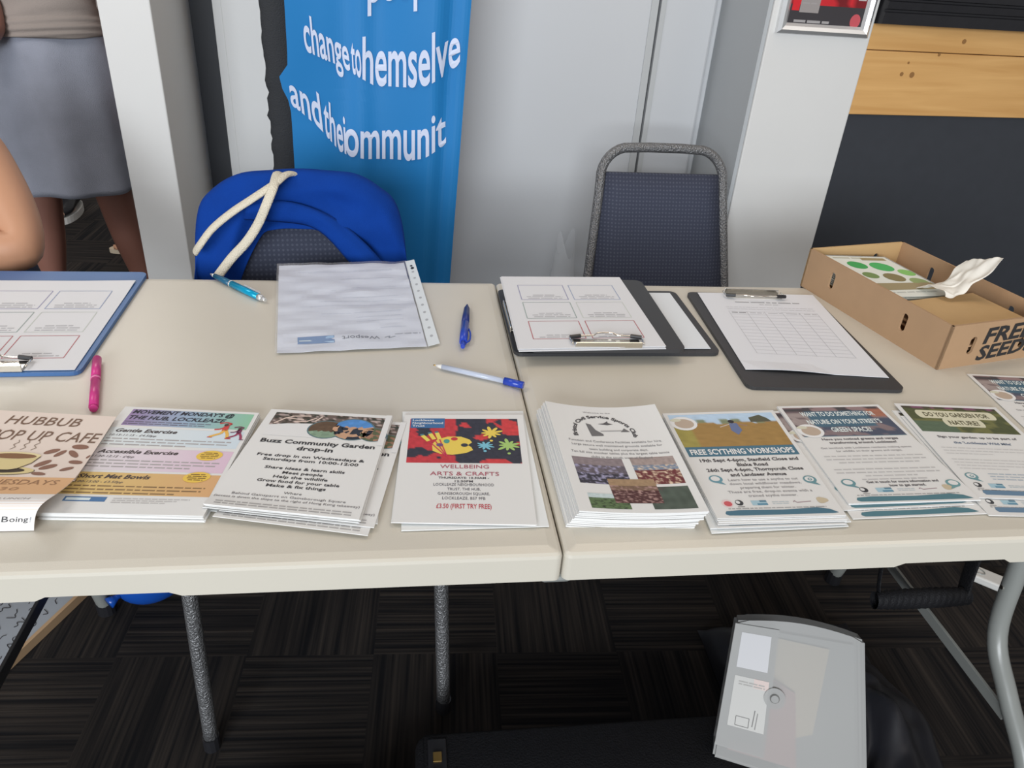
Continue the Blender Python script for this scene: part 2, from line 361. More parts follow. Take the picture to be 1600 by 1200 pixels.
prof = [(0.0, 1.150), (-0.030, 1.152), (-0.032, 1.176), (-0.026, 1.178), (-0.026, 1.182), (-0.034, 1.184), (-0.036, 1.199), (-0.028, 1.201), (-0.028, 1.205), (-0.038, 1.207), (-0.040, 1.226), (-0.03, 1.232), (0.60, 1.232), (0.60, 1.150)]
prism(bm, [(0, y, z) for y, z in prof], (1.9, 0, 0))
for v in bm.verts:
    if v.co.x < 0.01 and v.co.y > 0.1: v.co.x = 0.078
link('countertop', bm, 'black_plastic', bar)
o = link('screw_cap', bmtube([(0.372, -0.041, 1.214), (0.372, -0.036, 1.214)], 0.004), 'white_rubber', bar)

# ------------------------------------------------------------------ snap frame on the right pillar
bl, br = aty(1212, 53, 1.27), aty(1357, 61, 1.27)
fw = (br-bl).x; fx, fz = bl.x, (bl.z+br.z)/2; fh = fw*1.36
fr = thing('poster_frame', 'silver snap frame with a red and dark poster on the right pillar', 'picture frame', (fx, 1.28, fz))
def mould(a, b, inw):
    a, b, inw = Vector(a), Vector(b), Vector(inw); d = (b-a).normalized(); bm = bmesh.new(); W = 0.024
    pr = [(0, 0), (0.002, -0.008), (0.010, -0.014), (0.018, -0.010), (W, -0.004), (W, 0)]
    r0 = [bm.verts.new(a+inw*t+d*t+Vector((0, y, 0))) for t, y in pr]; r1 = [bm.verts.new(b+inw*t-d*t+Vector((0, y, 0))) for t, y in pr]
    n = len(pr); bm.faces.new(r0); bm.faces.new(r1[::-1])
    for i in range(n): bm.faces.new((r0[i], r0[(i+1) % n], r1[(i+1) % n], r1[i]))
    return bm
c = [(0, 0, 0), (fw, 0, 0), (fw, 0, fh), (0, 0, fh)]
for i, iv in enumerate(((0, 0, 1), (-1, 0, 0), (0, 0, -1), (1, 0, 0))): link('frame_rail', mould(c[i], c[(i+1) % 4], iv), 'alu', fr)
pg = Page(180, 254, S(60, 56, 58))
def redphoto(u, v):
    n = nz(u*5, v*6, 3); k = 0.5+0.5*nz(u*3, v*3, 9)
    a = S(206, 44, 52) if n+v*0.3 < 0.2 else S(120, 30, 36)
    return tuple(x*(0.75+0.4*k) for x in a)
pg.photo(0, 0, 180, 220, redphoto, 14, 18)
for k in range(6): pg.bars(30, 156+k*11, 66, 3, S(190, 184, 182), k, layer=3, fill=0.9)
pg.rect(0, 214, 180, 254, S(60, 57, 60), layer=1.5, nx=1, ny=1); pg.rect(26, 150, 70, 229, S(150, 144, 142), layer=2, nx=1, ny=1); pg.rect(8, 150, 25, 226, S(206, 40, 48), layer=2, nx=1, ny=1)
pg.bars(18, 246, 100, 5, S(190, 186, 186), 5, layer=2); pg.ellipse(160, 240, 12, 14, S(190, 84, 92), layer=2)
pg.rect(156, 190, 174, 200, S(180, 176, 174), layer=2, nx=1, ny=1)
pg.build('poster', lambda x, y, h: Vector((0.02+x/180*(fw-0.04), -0.003-h, fh-0.02-y/254*(fh-0.04))), 0.001, fr, 2, 2)

# ------------------------------------------------------------------ bi-fold table
TD = 0.690
tab = thing('folding_table', 'long cream plastic folding table covered with leaflets', 'table', (0, TD/2, 0))
def half(x0, x1, notch):
    cx, cy, hx, hy = (x0+x1)/2, TD/2, (x1-x0)/2, TD/2
    ns = sorted({-1.0, 1.0, *[((n+d)-cx)/hx for n in notch for d in (-0.006, 0.006)], *[i/12 for i in range(-11, 12)]})
    def outline(ins):
        r = 0.0075-min(ins, 0.006); ax, ay = hx-ins-r, hy-ins-r; o = []
        for t in ns: o.append((t*ax, -ay-r))
        for k in range(1, 6): a = -math.pi/2+k*math.pi/12; o.append((ax+r*math.cos(a), -ay+r*math.sin(a)))
        for t in (-1, 0, 1): o.append((ax+r, t*ay))
        for k in range(1, 6): a = k*math.pi/12; o.append((ax+r*math.cos(a), ay+r*math.sin(a)))
        for t in ns[::-1]: o.append((t*ax, ay+r))
        for k in range(1, 6): a = math.pi/2+k*math.pi/12; o.append((-ax+r*math.cos(a), ay+r*math.sin(a)))
        for t in (1, 0, -1): o.append((-ax-r, t*ay))
        for k in range(1, 6): a = math.pi+k*math.pi/12; o.append((-ax+r*math.cos(a), -ay+r*math.sin(a)))
        return o
    def zb(x, y):
        if abs(abs(y)-hy) < 0.03 and notch[0] < x+cx < notch[1]: return 0.7085
        return 0.7035
    bm = bmesh.new(); rings = []
    for ins, z in ((0.014, 0.740), (0.004, 0.7385), (0.001, 0.7365), (0, 0.733), (0, None), (0.010, None), (0.012, 0.724)):
        pts = outline(ins); o0 = outline(0)
        rings.append([bm.verts.new((x+cx, y+cy-tab.location.y, z if z is not None else zb(*o0[i]))) for i, (x, y) in enumerate(pts)])
    for a, b in zip(rings, rings[1:]):
        n = len(a)
        for i in range(n): bm.faces.new((a[i], a[(i+1) % n], b[(i+1) % n], b[i]))
    bm.faces.new(rings[0]); bm.faces.new(rings[-1][::-1])
    return bm
link('tabletop_half', half(-0.93, -0.0008, (-0.50, -0.376)), 'table', tab)
link('tabletop_half', half(0.0008, 0.93, (0.376, 0.507)), 'table', tab)
bm = bmesh.new(); box(bm, -0.020, 0.004, 0.6955, 0.012, 0.05, 0.7045, bev=0.004)
o = link('hinge', bm, 'leg', tab); o.location.y = -TD/2
for sx, xb in ((1, 0.83), (-1, -0.763)):
    for sy in (-1, 1):
        y = lambda t: sy*(TD/2-t)
        pts = smooth_path([(xb, y(0.285), 0.722), (xb, y(0.25), 0.45), (xb, y(0.225), 0.31), (xb+sx*0.004, y(0.16), 0.235), (xb+sx*0.01, y(0.075), 0.15), (xb+sx*0.015, y(0.03), 0.02)], 6)
        lg = link('leg', bmtube(pts, 0.0155, 14), 'leg', tab, smooth=True)
        link('foot_cap', bmtube([Vector(pts[-1])+Vector((0, 0, 0.014)), Vector(pts[-1])-Vector((0, 0, 0.02))], 0.0185, 14), 'black_plastic', lg)
        link('rivet', bmtube([(xb-0.017, y(0.245), 0.40), (xb+0.017, y(0.245), 0.40)], 0.004, 8), 'steel', lg)
    zc = 0.205 if sx > 0 else 0.262
    link('crossbar', bmbox(xb-0.003, -0.20, zc-0.011, xb+0.003, 0.20, zc+0.011, bev=0.001), 'leg' if sx > 0 else mat('shaded_grey_tube', (0.05, 0.05, 0.052), 0.4), tab)  # left crossbar coloured darker to imitate the shade it lies in

# ------------------------------------------------------------------ chairs
def chair(label, loc, rz):
    t = thing('stacking_chair', label, 'chair', loc, rz)
    bm = bmbox(-0.205, 0.0, 0.425, 0.205, 0.41, 0.475, bev=0.018, seg=4); link('seat', bm, 'pad', t, smooth=True)
    fr_ = [(0, 0.02, 0.414), (0.19, 0.02, 0.414), (0.185, 0.40, 0.414), (-0.185, 0.40, 0.414), (-0.19, 0.02, 0.414), (-0.001, 0.02, 0.414)]
    link('seat_frame', bmtube(fr_, 0.0105, 8), 'hammer', t)
    for s in (-1, 1):
        lg = link('leg', bmtube(smooth_path([(s*0.195, 0.02, 0.425), (s*0.200, 0.012, 0.25), (s*0.206, 0.0, 0.012)], 4), 0.0125, 12), 'hammer', t, smooth=True)
        link('foot_cap', bmtube([(s*0.206, 0, 0.03), (s*0.206, 0, 0.0)], 0.0145, 12), 'black_plastic', lg)
        lg = link('leg', bmtube(smooth_path([(s*0.188, 0.405, 0.47), (s*0.195, 0.42, 0.25), (s*0.200, 0.47, 0.012)], 4), 0.0115, 12), 'hammer', t, smooth=True)
        link('foot_cap', bmtube([(s*0.200, 0.47, 0.03), (s*0.200, 0.47, 0.0)], 0.0135, 12), 'black_plastic', lg)
    yb = lambda z: 0.405+(z-0.47)*0.33
    p = []
    for z in (0.455, 0.52, 0.60, 0.68, 0.75): p.append((-(0.188-(z-0.455)*0.105), yb(z), z))
    for k in range(1, 8):
        a = math.pi-k*math.pi/16; p.append((-0.085+0.070*math.cos(a), yb(0.785), 0.785+0.070*math.sin(a)))
    q = [(-x, y, z) for x, y, z in p[::-1]]
    path = p+[(-0.04, yb(0.785), 0.856), (0.04, yb(0.785), 0.856)]+q
    path = [(x, yb(z), z) for x, y, z in path]
    link('back_frame', bmtube(path, 0.0115, 12), 'hammer', t, smooth=True)
    bm = bmesh.new()
    def bp(u, v):
        z = 0.50+0.300*v; hw = (0.178-(z-0.455)*0.105)-0.0005; return (u*hw, z)
    n = 8; F = [[None]*(n+1) for _ in range(n+1)]; B = [[None]*(n+1) for _ in range(n+1)]
    for j in range(n+1):
        for i in range(n+1):
            u, v = -1+2*i/n, j/n; x, z = bp(u, v); e = min(1, (1-abs(u))*6, v*7, (1-v)*7); th = 0.006+0.010*(1-(1-max(0, e))**2)
            F[j][i] = bm.verts.new((x, yb(z)-th, z)); B[j][i] = bm.verts.new((x, yb(z)+th*0.7, z))
    for j in range(n):
        for i in range(n):
            bm.faces.new((F[j][i], F[j][i+1], F[j+1][i+1], F[j+1][i])); bm.faces.new((B[j][i], B[j+1][i], B[j+1][i+1], B[j][i+1]))
    for i in range(n):
        bm.faces.new((F[0][i], B[0][i], B[0][i+1], F[0][i+1])); bm.faces.new((F[n][i], F[n][i+1], B[n][i+1], B[n][i]))
        bm.faces.new((F[i][0], F[i+1][0], B[i+1][0], B[i][0])); bm.faces.new((F[i][n], B[i][n], B[i+1][n], F[i+1][n]))
    link('backrest', bm, 'pad', t, smooth=True)
    return t
ch1 = chair('navy padded stacking chair with a blue bag draped over its back', (-0.295, 0.352, 0), R(6.5))
ch2 = chair('navy padded stacking chair with bare grey frame, against the door', (0.472, 0.715, 0), R(1.5))

# ------------------------------------------------------------------ blue bag over the left chair
MC = Matrix.Translation(Vector((-0.295, 0.352, 0))) @ Matrix.Rotation(R(6.5), 4, 'Z')
bag = thing('cloth_bag', 'royal blue cloth bag with cream straps draped over the left chair', 'bag', (-0.295, 0.352, 0), R(6.5))
yb = lambda z: 0.405+(z-0.47)*0.33
def outl(u):     # silhouette over the chair back: u -1..1 -> x, z of the upper edge
    a = u*math.pi/2*1.02; x = (0.194 if u > 0 else 0.187)*math.copysign(abs(math.sin(a))**0.80, u); z = 0.672+0.217*max(0.0, math.cos(a))**0.42
    return x, z
def arch(u):     # lower edge of the front drop, an arch that leaves the seat back showing
    x = 0.205*u
    l = 0.785-0.03*max(0, -x-0.02)*8
    if x < -0.055: z = 0.783-(-0.055-x)*1.5-((-0.055-x)**2)*12
    elif x < 0.02: z = 0.785
    else: z = 0.785-(x-0.02)*0.86
    return x, max(0.60, z)
bm = bmesh.new()
def bagf(u, v):
    uu = -1+2*u; x0, z0 = outl(uu); xa, za = arch(uu)
    if v < 0.62:      # front drop
        t = 1-v/0.62; x = x0+(xa-x0)*t*0.7; z = z0+(min(za, z0-0.02)-z0)*t
        k = math.sin(min(1, t*3)*math.pi/2); y = yb(0.785)+0.0-0.030*k-0.006-0.012*math.sin(9*t+7*uu)*t*0.6-0.010*nz(uu*4, t*3, 2)
        y += (z-0.80)*0.25 if z < 0.80 else 0; y -= 0.018*max(0, nz(uu*2.6+3, t*2.2+uu*1.8, 11))*min(1, t*4)+0.003*math.sin(uu*11+t*6)*t
    else:
        t = (v-0.62)/0.38; x = x0*(1+0.02*t); z = z0-0.22*t*(0.6+0.4*math.cos(uu)); y = yb(0.785)+0.014+0.022*math.sin(min(1, t*4)*math.pi/2)+0.008*nz(uu*5, t*4, 5)
    z += 0.006*nz(uu*5, v*5, 8)
    return Vector((x, y, z))
grid(bm, bagf, 40, 30)
o = link('bag_body', bm, 'bag_blue', bag, smooth=True); solidify(o, 0.004); subsurf(o, 1)
bm = bmesh.new()    # the turned-down second layer that crosses from the straps to the right
def band(u, v):
    path = smooth_path([(-0.085, 0.842), (-0.01, 0.836), (0.06, 0.808), (0.12, 0.757), (0.178, 0.685)], 10)
    low = smooth_path([(-0.095, 0.805), (-0.01, 0.797), (0.035, 0.782), (0.085, 0.727), (0.120, 0.670)], 10)
    i = u*(len(path)-1); a = min(int(i), len(path)-2); f = i-a
    A = path[a].lerp(path[a+1], f); Bq = low[a].lerp(low[a+1], f); p = A.lerp(Bq, v)
    return Vector((p.x, yb(0.785)-0.046-0.010*math.sin(v*math.pi)-0.004*nz(u*5, v*3)+min(0, (p.y-0.80))*0.28, p.y))
path2 = None
def V2(p): return Vector((p[0], p[1], 0))
def band(u, v):
    A = smooth_path([Vector((-0.085, 0.842, 0)), Vector((-0.01, 0.836, 0)), Vector((0.06, 0.808, 0)), Vector((0.12, 0.757, 0)), Vector((0.178, 0.685, 0))], 6)
    Bq = smooth_path([Vector((-0.095, 0.805, 0)), Vector((-0.01, 0.797, 0)), Vector((0.035, 0.782, 0)), Vector((0.085, 0.727, 0)), Vector((0.120, 0.670, 0))], 6)
    i = u*(len(A)-1); a = min(int(i), len(A)-2); f = i-a
    p = A[a].lerp(A[a+1], f).lerp(Bq[a].lerp(Bq[a+1], f), v)
    return Vector((p.x, yb(0.785)-0.046-0.010*math.sin(v*math.pi)-0.004*nz(u*5, v*3)+min(0, (p.y-0.80))*0.28, p.y))
grid(bm, band, 20, 8)
o = link('bag_fold', bm, 'bag_blue', bag, smooth=True); solidify(o, 0.004)
def strap(name, pix, y0=0.86, r=0.0075):
    pts = []
    mi = MC.inverted(); c0 = mi @ CAM
    for px, py, off in pix:
        dl = mi.to_3x3() @ ray(px, py); z = 0.8
        for _ in range(12):
            yl = 0.438+min(0, z-0.8)*0.27+off; q = c0+dl*((yl-c0.y)/dl.y); z = q.z
        pts.append(q)
    o = link(name, bmtube(smooth_path(pts, 6), r, 10, flat=0.55), 'cord', bag, smooth=True); return o
strap('strap', [(470, 274, 0.075), (449, 272, 0.045), (428, 288, 0.012), (395, 310, 0.0), (362, 332, -0.004), (332, 357, -0.006), (313, 382, -0.002), (305, 394, 0.012)], r=0.0085)
strap('strap', [(438, 276, 0.075), (433, 272, 0.045), (427, 292, 0.004), (416, 320, -0.012), (403, 350, -0.010), (385, 378, -0.008), (362, 403, -0.006), (340, 432, -0.006)], r=0.0085)

# ------------------------------------------------------------------ feather flag
YF = 1.25
flag = thing('feather_flag', 'bright blue feather flag with white lettering behind the left chair', 'flag', (-0.44, YF+0.03, 0))
LZ, RZ = (aty(445, 0, YF), aty(462, 272, YF)), (aty(737, 0, YF), aty(703, 440, YF))
def edge(pr, z): t = (z-pr[0].z)/(pr[1].z-pr[0].z); return pr[0].x+(pr[1].x-pr[0].x)*t
zt = aty(432, 122, YF)
def ripple(x, z):
    l, r = edge(LZ, z), edge(RZ, z); u = (x-l)/(r-l)
    d = 0.022*math.sin(u*5.2-0.6+0.5*(z-0.9))+0.16*max(0, u-0.80)**1.2-0.010*math.exp(-((u-0.40)/0.07)**2)+0.007*nz(x*9, z*4, 1)
    d += 0.012*math.exp(-((u-0.90)/0.05)**2)
    return d
def flagpt(u, v):
    z = 1.75+(0.30-1.75)*v; l, r = edge(LZ, z), edge(RZ, z)
    l += -0.020*math.exp(-((z-zt.z)/0.035)**2)*(1 if z <= zt.z+0.012 else 0.15)
    x = l+(r-l)*u; return Vector((x, YF+ripple(x, z), z))-flag.location
fl = Page(1, 1, S(34, 122, 186))
def curve(pts):
    def f(x):
        for (a, b), (c, d) in zip(pts, pts[1:]):
            if x <= c or (c, d) == pts[-1]: return b+(d-b)*(x-a)/(c-a)
    return f
def fword(t, x0, x1, base, xh, lean=0.0, bold=0.016):
    capk = 0.74
    def wp(a, b):
        X = x0+(x1-x0)*a; hgt = xh(X)*b/capk; X2 = X+lean*hgt; return (X2, base(X)-hgt)
    fl.text(t, 0, 0, 1, S(205, 214, 236), bold=bold, warp=wp, layer=6)
b1 = curve([(470, 74), (486, 82), (508, 93), (530, 103), (560, 120), (585, 134), (640, 135), (670, 130), (686, 121), (700, 111), (722, 96)])
h1 = curve([(470, 44), (500, 42), (540, 38), (560, 44), (585, 56), (620, 58), (660, 58), (700, 52), (722, 42)])
fword('change', 477, 547, b1, h1, -0.10); fword('to', 549, 565, b1, h1, -0.05); fword('hemselve', 566, 719, b1, h1)
b2 = curve([(455, 160), (470, 172), (500, 200), (530, 236), (545, 244), (575, 249), (640, 250), (662, 245), (680, 234), (700, 222)])
h2 = curve([(455, 34), (500, 42), (530, 44), (560, 44), (640, 50), (670, 46), (700, 36)])
fword('and', 456, 505, b2, h2, -0.12); fword('thei', 507, 541, b2, h2, -0.05); fword('ommunit', 538, 697, b2, h2)
b0 = curve([(560, 6), (600, 1), (720, -14)]); h0 = curve([(560, 46), (720, 46)])
fword('people', 574, 700, b0, h0)
lp = fl.polys; fl.polys = []
def flagmap(x, y, h):
    if h <= 0: return flagpt(x, y)+Vector((0, -h, 0))
    p = aty(x, y, YF); q = Vector((p.x, YF+ripple(p.x, p.z), p.z)); return q-flag.location+Vector((0, -h*4.5, 0))
fl.polys = lp
fo = fl.build('flag_cloth', flagmap, 0.0006, flag, 60, 60)
for p in fo.data.polygons: p.use_smooth = True
bm = bmesh.new()
def sleeve(u, v):
    z = 0.06+1.75*v; t = (z-0.764)/(1.121-0.764); l = -0.461+0.004*nz(z*40, 0, 1)*1.5+0.003*0.4*math.sin(z*190); r = edge(LZ, z)+0.012
    a = u*math.pi*2; return Vector(((l+r)/2+(r-l)/2*math.cos(a), YF+0.032+0.016*math.sin(a), z))-flag.location
grid(bm, sleeve, 20, 140, close_u=True); link('pole_sleeve', bm, 'black_sleeve', flag, smooth=True)
link('pole', bmtube([(0.012, 0, 0), (0.012, 0, 1.82)], 0.009), 'black_plastic', flag)
bm = bmesh.new()
for a in range(4):
    d = Vector((math.cos(a*math.pi/2+0.6), math.sin(a*math.pi/2+0.6), 0)); tube(bm, [Vector((0.012, 0, 0.03)), Vector((0.012, 0, 0.008))+d*0.17], 0.007)
link('cross_base', bm, 'black_plastic', flag)

# ================================================================== PAPER ON THE TABLE
def recentre(o):
    me = o.data; n = len(me.vertices); c = sum((v.co for v in me.vertices), Vector())/n; c.z = min(v.co.z for v in me.vertices)
    me.transform(Matrix.Translation(-c)); o.location = c; return o
def dup(o, label, dx=0, dy=0, dz=0, rz=0, group=None):
    c = o.copy(); col.objects.link(c); c.location = o.location+Vector((dx, dy, dz)); c.rotation_euler = (0, 0, o.rotation_euler.z+rz); c['label'] = label
    if group: c['group'] = group
    for ch in o.children:
        d = ch.copy(); col.objects.link(d); d.parent = c
    return c
def corners(pix, z): return [on(x, y, z) for x, y in pix]
def pile(top, n, dz, label, group, seed, spread=0.0015, bias=(0, 0), rot=0.006):
    rnd = random.Random(seed); out = []
    for k in range(1, n+1):
        out.append(dup(top, label, bias[0]*k+rnd.uniform(-spread, spread), bias[1]*k+rnd.uniform(-spread, spread), -dz*k, rnd.uniform(-rot, rot), group))
    return out
def blank(name, c, label, cat, thick=0.0009, w=148, h=210, group=None, bump=None, pg=None):
    o = recentre((pg or Page(w, h, P(212, 206, 206))).build(name, quad(c, w, h, bump), thick)); tag(o, label, cat, group); return o

# --- movement leaflets
pg = Page()
pg.rect(11, 5, 144, 42, P(142, 112, 150), P(128, 176, 140), nx=16, ny=1, c3=P(140, 158, 176))
pg.text("MOVEMENT MONDAY'S @", 13, 15.0, 8.6, P(48, 44, 52), 110, 'l', 0.05, 0.22); pg.text('THE HUB, LOCKLEAZE', 12, 28, 8.6, P(48, 44, 52), 104, 'l', 0.045, 0.22)
for k in range(2): pg.bars(12, 33.5+k*4.5, 104, 1.5, P(86, 76, 92), k, fade=0.05, fill=1-k*0.06)
pg.rect(4, 47, 144, 84, P(206, 204, 202), P(190, 196, 200), nx=8, ny=1); pg.rect(4, 90, 144, 134, P(208, 196, 194), P(205, 168, 182), nx=8, ny=1)
pg.rect(4, 138, 144, 178, P(204, 168, 88), P(203, 148, 92), nx=8, ny=1)
for y, t, s2 in ((57, 'Gentle Exercise', '10:15-11:15 - £4.50pp'), (101, 'Accessible Exercise', '11:30-12:15 - £4pp'), (149, 'Short Mat Bowls', '13:00-15:00 - £3.50pp')):
    pg.text(t, 10, y, 7.6, P(70, 58, 56), None, 'l', 0.05, 0.25); pg.text(s2, 8, y+8.5, 4.2, P(96, 84, 82), None, 'l', 0.01, 0.2)
    for k in range(3): pg.bars(7, y+14+k*6, 136, 2.0, P(126, 112, 110) if y < 140 else P(128, 96, 58), y+k, fade=0.3 if y < 140 else 0.0, fill=(1, 0.98, 0.66 if y < 100 else 0.8)[k])
for y in (100, 143): 
    pg.ellipse(122, y, 13, 10, P(222, 172, 28), rot=-0.2, layer=4)
    for k in range(4): pg.bars(113+2*(k in (0, 3)), y-5+k*3.4, 131-2*(k in (0, 3)), 1.3, P(110, 80, 30), k, layer=5, fade=0)
for cx, cy, sc_, a, b in ((122, 44, 1.0, P(196, 48, 44), P(224, 160, 40)), (138, 49, 0.8, P(112, 48, 76), P(150, 50, 80))):
    q = lambda x, y: (cx+x*sc_, cy+y*sc_)
    pg.line([q(0, 0), q(-2, 8), q(-12, 16)], 3.4*sc_, b, 4); pg.line([q(1, 0), q(5, 9), q(7, 18)], 3.4*sc_, b, 4); pg.line([q(0, -8), q(0, 2)], 6*sc_, a, 4)
    pg.line([q(0, -8), q(4, -14), q(-2, -17), q(-9, -14)], 2.2*sc_, a, 4); pg.line([q(0, -7), q(-6, -1), q(-11, 0)], 2.2*sc_, a, 4); pg.ellipse(*q(-1, -11), 2.4*sc_, 2.8*sc_, P(80, 50, 44), 5)
    pg.line([q(-14, 17), q(-9, 17)], 1.6*sc_, a, 4); pg.line([q(5, 19), q(11, 19)], 1.6*sc_, a, 4)
pg.rect(14, 182, 52, 190, P(66, 106, 148), layer=2, nx=1, ny=1); pg.rect(16, 184, 38, 188.4, P(196, 202, 206), layer=3, nx=1, ny=1)
for k in range(3): pg.bars(58, 184+k*3.4, 128, 1.2, P(150, 138, 134), k, fill=1-k*0.15)
z = TZ+0.0095
mv = recentre(pg.build('leaflet', quad(corners([(196, 635), (405, 645), (318, 806), (56, 801)], z), 148, 210, lambda u, v: 0.003*max(0, 1-u*6)*0), 0.0009))
tag(mv, 'exercise class leaflet with purple-green header and orange bottom band', 'leaflet')
pile(mv, 7, 0.00125, 'leaflet in the pile directly beneath the exercise class leaflet', 'pile of exercise class leaflets', 3)

# --- cafe leaflet, curling down at its near edge
pg = Page(base=P(214, 190, 174))
br_ = P(116, 84, 64)
pg.text('HUBBUB', 72, 25, 15, br_, 82, 'c', 0.006, 0.2); pg.text('POP UP CAFE', 84, 47, 15, br_, 118, 'c', 0.006, 0.2)
pg.rect(0, 112, 148, 145, P(210, 156, 104), layer=1, nx=1, ny=8)
pg.text('WEDNESDAYS', 84, 124, 9, P(150, 104, 66), 104, 'c', 0.004, 0.15); pg.text('12:30', 86, 138, 8, P(168, 120, 80), 40, 'c', 0.0, 0.15)
pg.rect(0, 145, 148, 210, P(212, 200, 192), layer=0.6, nx=4, ny=12)
pg.text('BREAKFAST AND LUNCH', 82, 157, 4.2, P(150, 136, 128), 96, 'c', 0, 0.1); pg.text('DONATION.', 70, 167, 4.2, P(140, 126, 118), 52, 'c', 0.01, 0.1)
_np = len(pg.polys)
cup = P(206, 180, 118); ln = P(70, 56, 44)
pg.ellipse(56, 99, 33, 9, cup, 2); pg.ellipse(55, 98, 24, 5.5, P(60, 46, 34), 3)
pg.poly([(30, 72), (84, 72), (80, 84), (70, 95), (62, 98), (48, 98), (38, 92), (32, 82)], cup, 4); pg.ellipse(57, 72, 27, 6, P(216, 192, 136), 5); pg.ellipse(57, 73, 23, 4.4, P(128, 84, 48), 6)
pg.line([(30, 72), (32, 82), (38, 92), (48, 98), (62, 98), (70, 95), (80, 84), (84, 72)], 0.8, ln, 6)
pg.line([(24+33*math.cos(a)+32, 99+9*math.sin(a)) for a in [k*math.pi/12 for k in range(-1, 14)]], 0.7, ln, 5)
pg.line([(31, 76), (20, 76), (15, 82), (18, 90), (28, 92), (38, 93)], 3.2, cup, 3); pg.line([(31, 75), (19, 75), (13, 82), (17, 91), (28, 93)], 0.8, ln, 4)
for x in (46, 57, 68): pg.line([(x, 62), (x+4, 58), (x, 54), (x+4, 50), (x+2, 47)], 0.9, P(140, 116, 98), 3)
pg.polys[_np:] = [([(x+14, y) for x, y in pts], cs_, ly) for pts, cs_, ly in pg.polys[_np:]]
for x, y, r, a in ((124, 54, 9, 0.05), (98, 63, 8, -0.45), (108, 66, 7, -0.9), (122, 66, 8, 0.7), (84, 80, 8, -1.1), (98, 84, 9, -0.75), (106, 90, 9, -0.5), (130, 80, 7.5, 0.1), (126, 93, 7, -0.5), (102, 104, 7.5, 0.15), (139, 70, 3, -1.2)):
    pg.ellipse(x+7, y, r, r*0.42, P(132, 88, 68), 3, rot=a)
pg.text('B', 121, 193, 8.5, P(60, 58, 60), 6, 'c', 0.0); pg.text('oing', 133.5, 193, 8, P(60, 58, 60), 17, 'c', 0.0); pg.text('!', 144, 193.5, 8, P(150, 148, 150), 1.2, 'c', 0.0)
redge = [(0.0, on(182, 651, TZ+0.0145)), (60, on(147, 705, TZ+0.017)), (112, on(117, 747, TZ+0.022)), (140, on(93, 768, TZ+0.027)), (158, on(74, 781, TZ+0.030)), (170, on(63, 791, TZ+0.028)), (180, on(57, 801, TZ+0.022)), (192, on(54, 814, TZ+0.013)), (210, on(53, 829, TZ+0.0008))]
wdir = (on(180, 651)-on(0, 641)).normalized(); wdir2 = (on(53, 829)-on(0, 830)).normalized()
def cafe(x, y, h):
    for (a, p), (b, q) in zip(redge, redge[1:]):
        if y <= b or b == 210: t = (y-a)/(b-a); i = redge.index((a, p)); break
    p0 = redge[max(i-1, 0)][1]; p3 = redge[min(i+2, len(redge)-1)][1]
    r = 0.5*((2*p)+(q-p0)*t+(2*p0-5*p+4*q-p3)*t*t+(3*p-p0-3*q+p3)*t**3)
    s = wdir.lerp(wdir2, min(1, y/210)); n = Vector((0, 0, 1)) if y < 150 else Vector((0, -1, 0.0)).lerp(Vector((0, 0, 1)), max(0, (175-y)/25))
    r.z = max(r.z, TZ+0.0006)
    return r-s*(0.148-x/1000)+n.normalized()*h
cf = pg.build('leaflet', cafe, 0.0004, nx=8, ny=42); recentre(cf)
for p in cf.data.polygons: p.use_smooth = False
tag(cf, 'peach pop up cafe leaflet curling down over the table front', 'leaflet')
c0_, c1_ = on(181, 653, TZ+0.013), on(120, 748, TZ+0.013); c0_.z = c1_.z = TZ
cq = [c0_-wdir*0.147, c0_, c1_, c1_-wdir*0.147]
for k in range(10):
    blank('leaflet', [p+Vector((-0.002-0.0015*(k % 3), -0.0015, 0.0012*(k+1))) for p in cq], 'peach leaflet in the pile beneath the curling cafe leaflet', 'leaflet', 0.001, 148, 150, 'pile of cafe leaflets', pg=Page(148, 150, P(214, 190, 174)))

# --- garden leaflets
pg = Page()
def hedge(u, v):
    n = nz(u*9, v*6, 4); m_ = nz(u*23, v*15, 7)
    c = P(66, 56, 44) if n < 0 else P(104, 84, 74)
    if m_ > 0.22: c = P(176, 150, 140)
    if m_ < -0.3: c = P(44, 52, 40)
    return c
pg.photo(9, 7, 141, 42, hedge, 44, 12)
for pts in ([(14, 34), (24, 20), (34, 14)], [(24, 20), (46, 22)], [(30, 15), (52, 12)], [(60, 16), (50, 26), (36, 27)], [(66, 12), (60, 24)]): pg.line(pts, 2.2, P(206, 176, 158), 2)
pg.poly([(9, 38), (30, 33), (60, 30), (90, 34), (120, 40), (141, 42), (141, 62), (9, 62)], WHITE, 2.4)
for cx, cy, r, f in ((77, 42, 20, 0), (108, 38, 24, 1), (133, 47, 15, 2)):
    pg.ellipse(cx, cy, r*1.08, r*1.04, P(84, 108, 112), 3)
    def im(a, f=f): return 1.0
    n = 18
    for i in range(n):
        for j in range(4):
            a0, a1 = 2*math.pi*i/n, 2*math.pi*(i+1)/n; r0, r1 = j/4, (j+1)/4
            q = [(cx+r*rr*math.cos(a), cy+r*rr*math.sin(a)*0.97) for rr, a in ((r0, a0), (r1, a0), (r1, a1), (r0, a1))]
            mx_, my_ = sum(p[0] for p in q)/4, sum(p[1] for p in q)/4; t = nz(mx_*0.12, my_*0.15, f*3)
            if f == 1: cc = P(70, 130, 190) if my_ < cy-6 else (P(190, 140, 104) if t > 0.05 else P(46, 48, 56))
            elif f == 0: cc = P(96, 70, 48) if my_ < cy+4 else P(120, 140, 112)
            else: cc = P(150, 104, 76) if t > 0 else P(90, 92, 60)
            s_ = 0.85+0.5*abs(t); pg.poly(q, tuple(x*s_ for x in cc), 4)
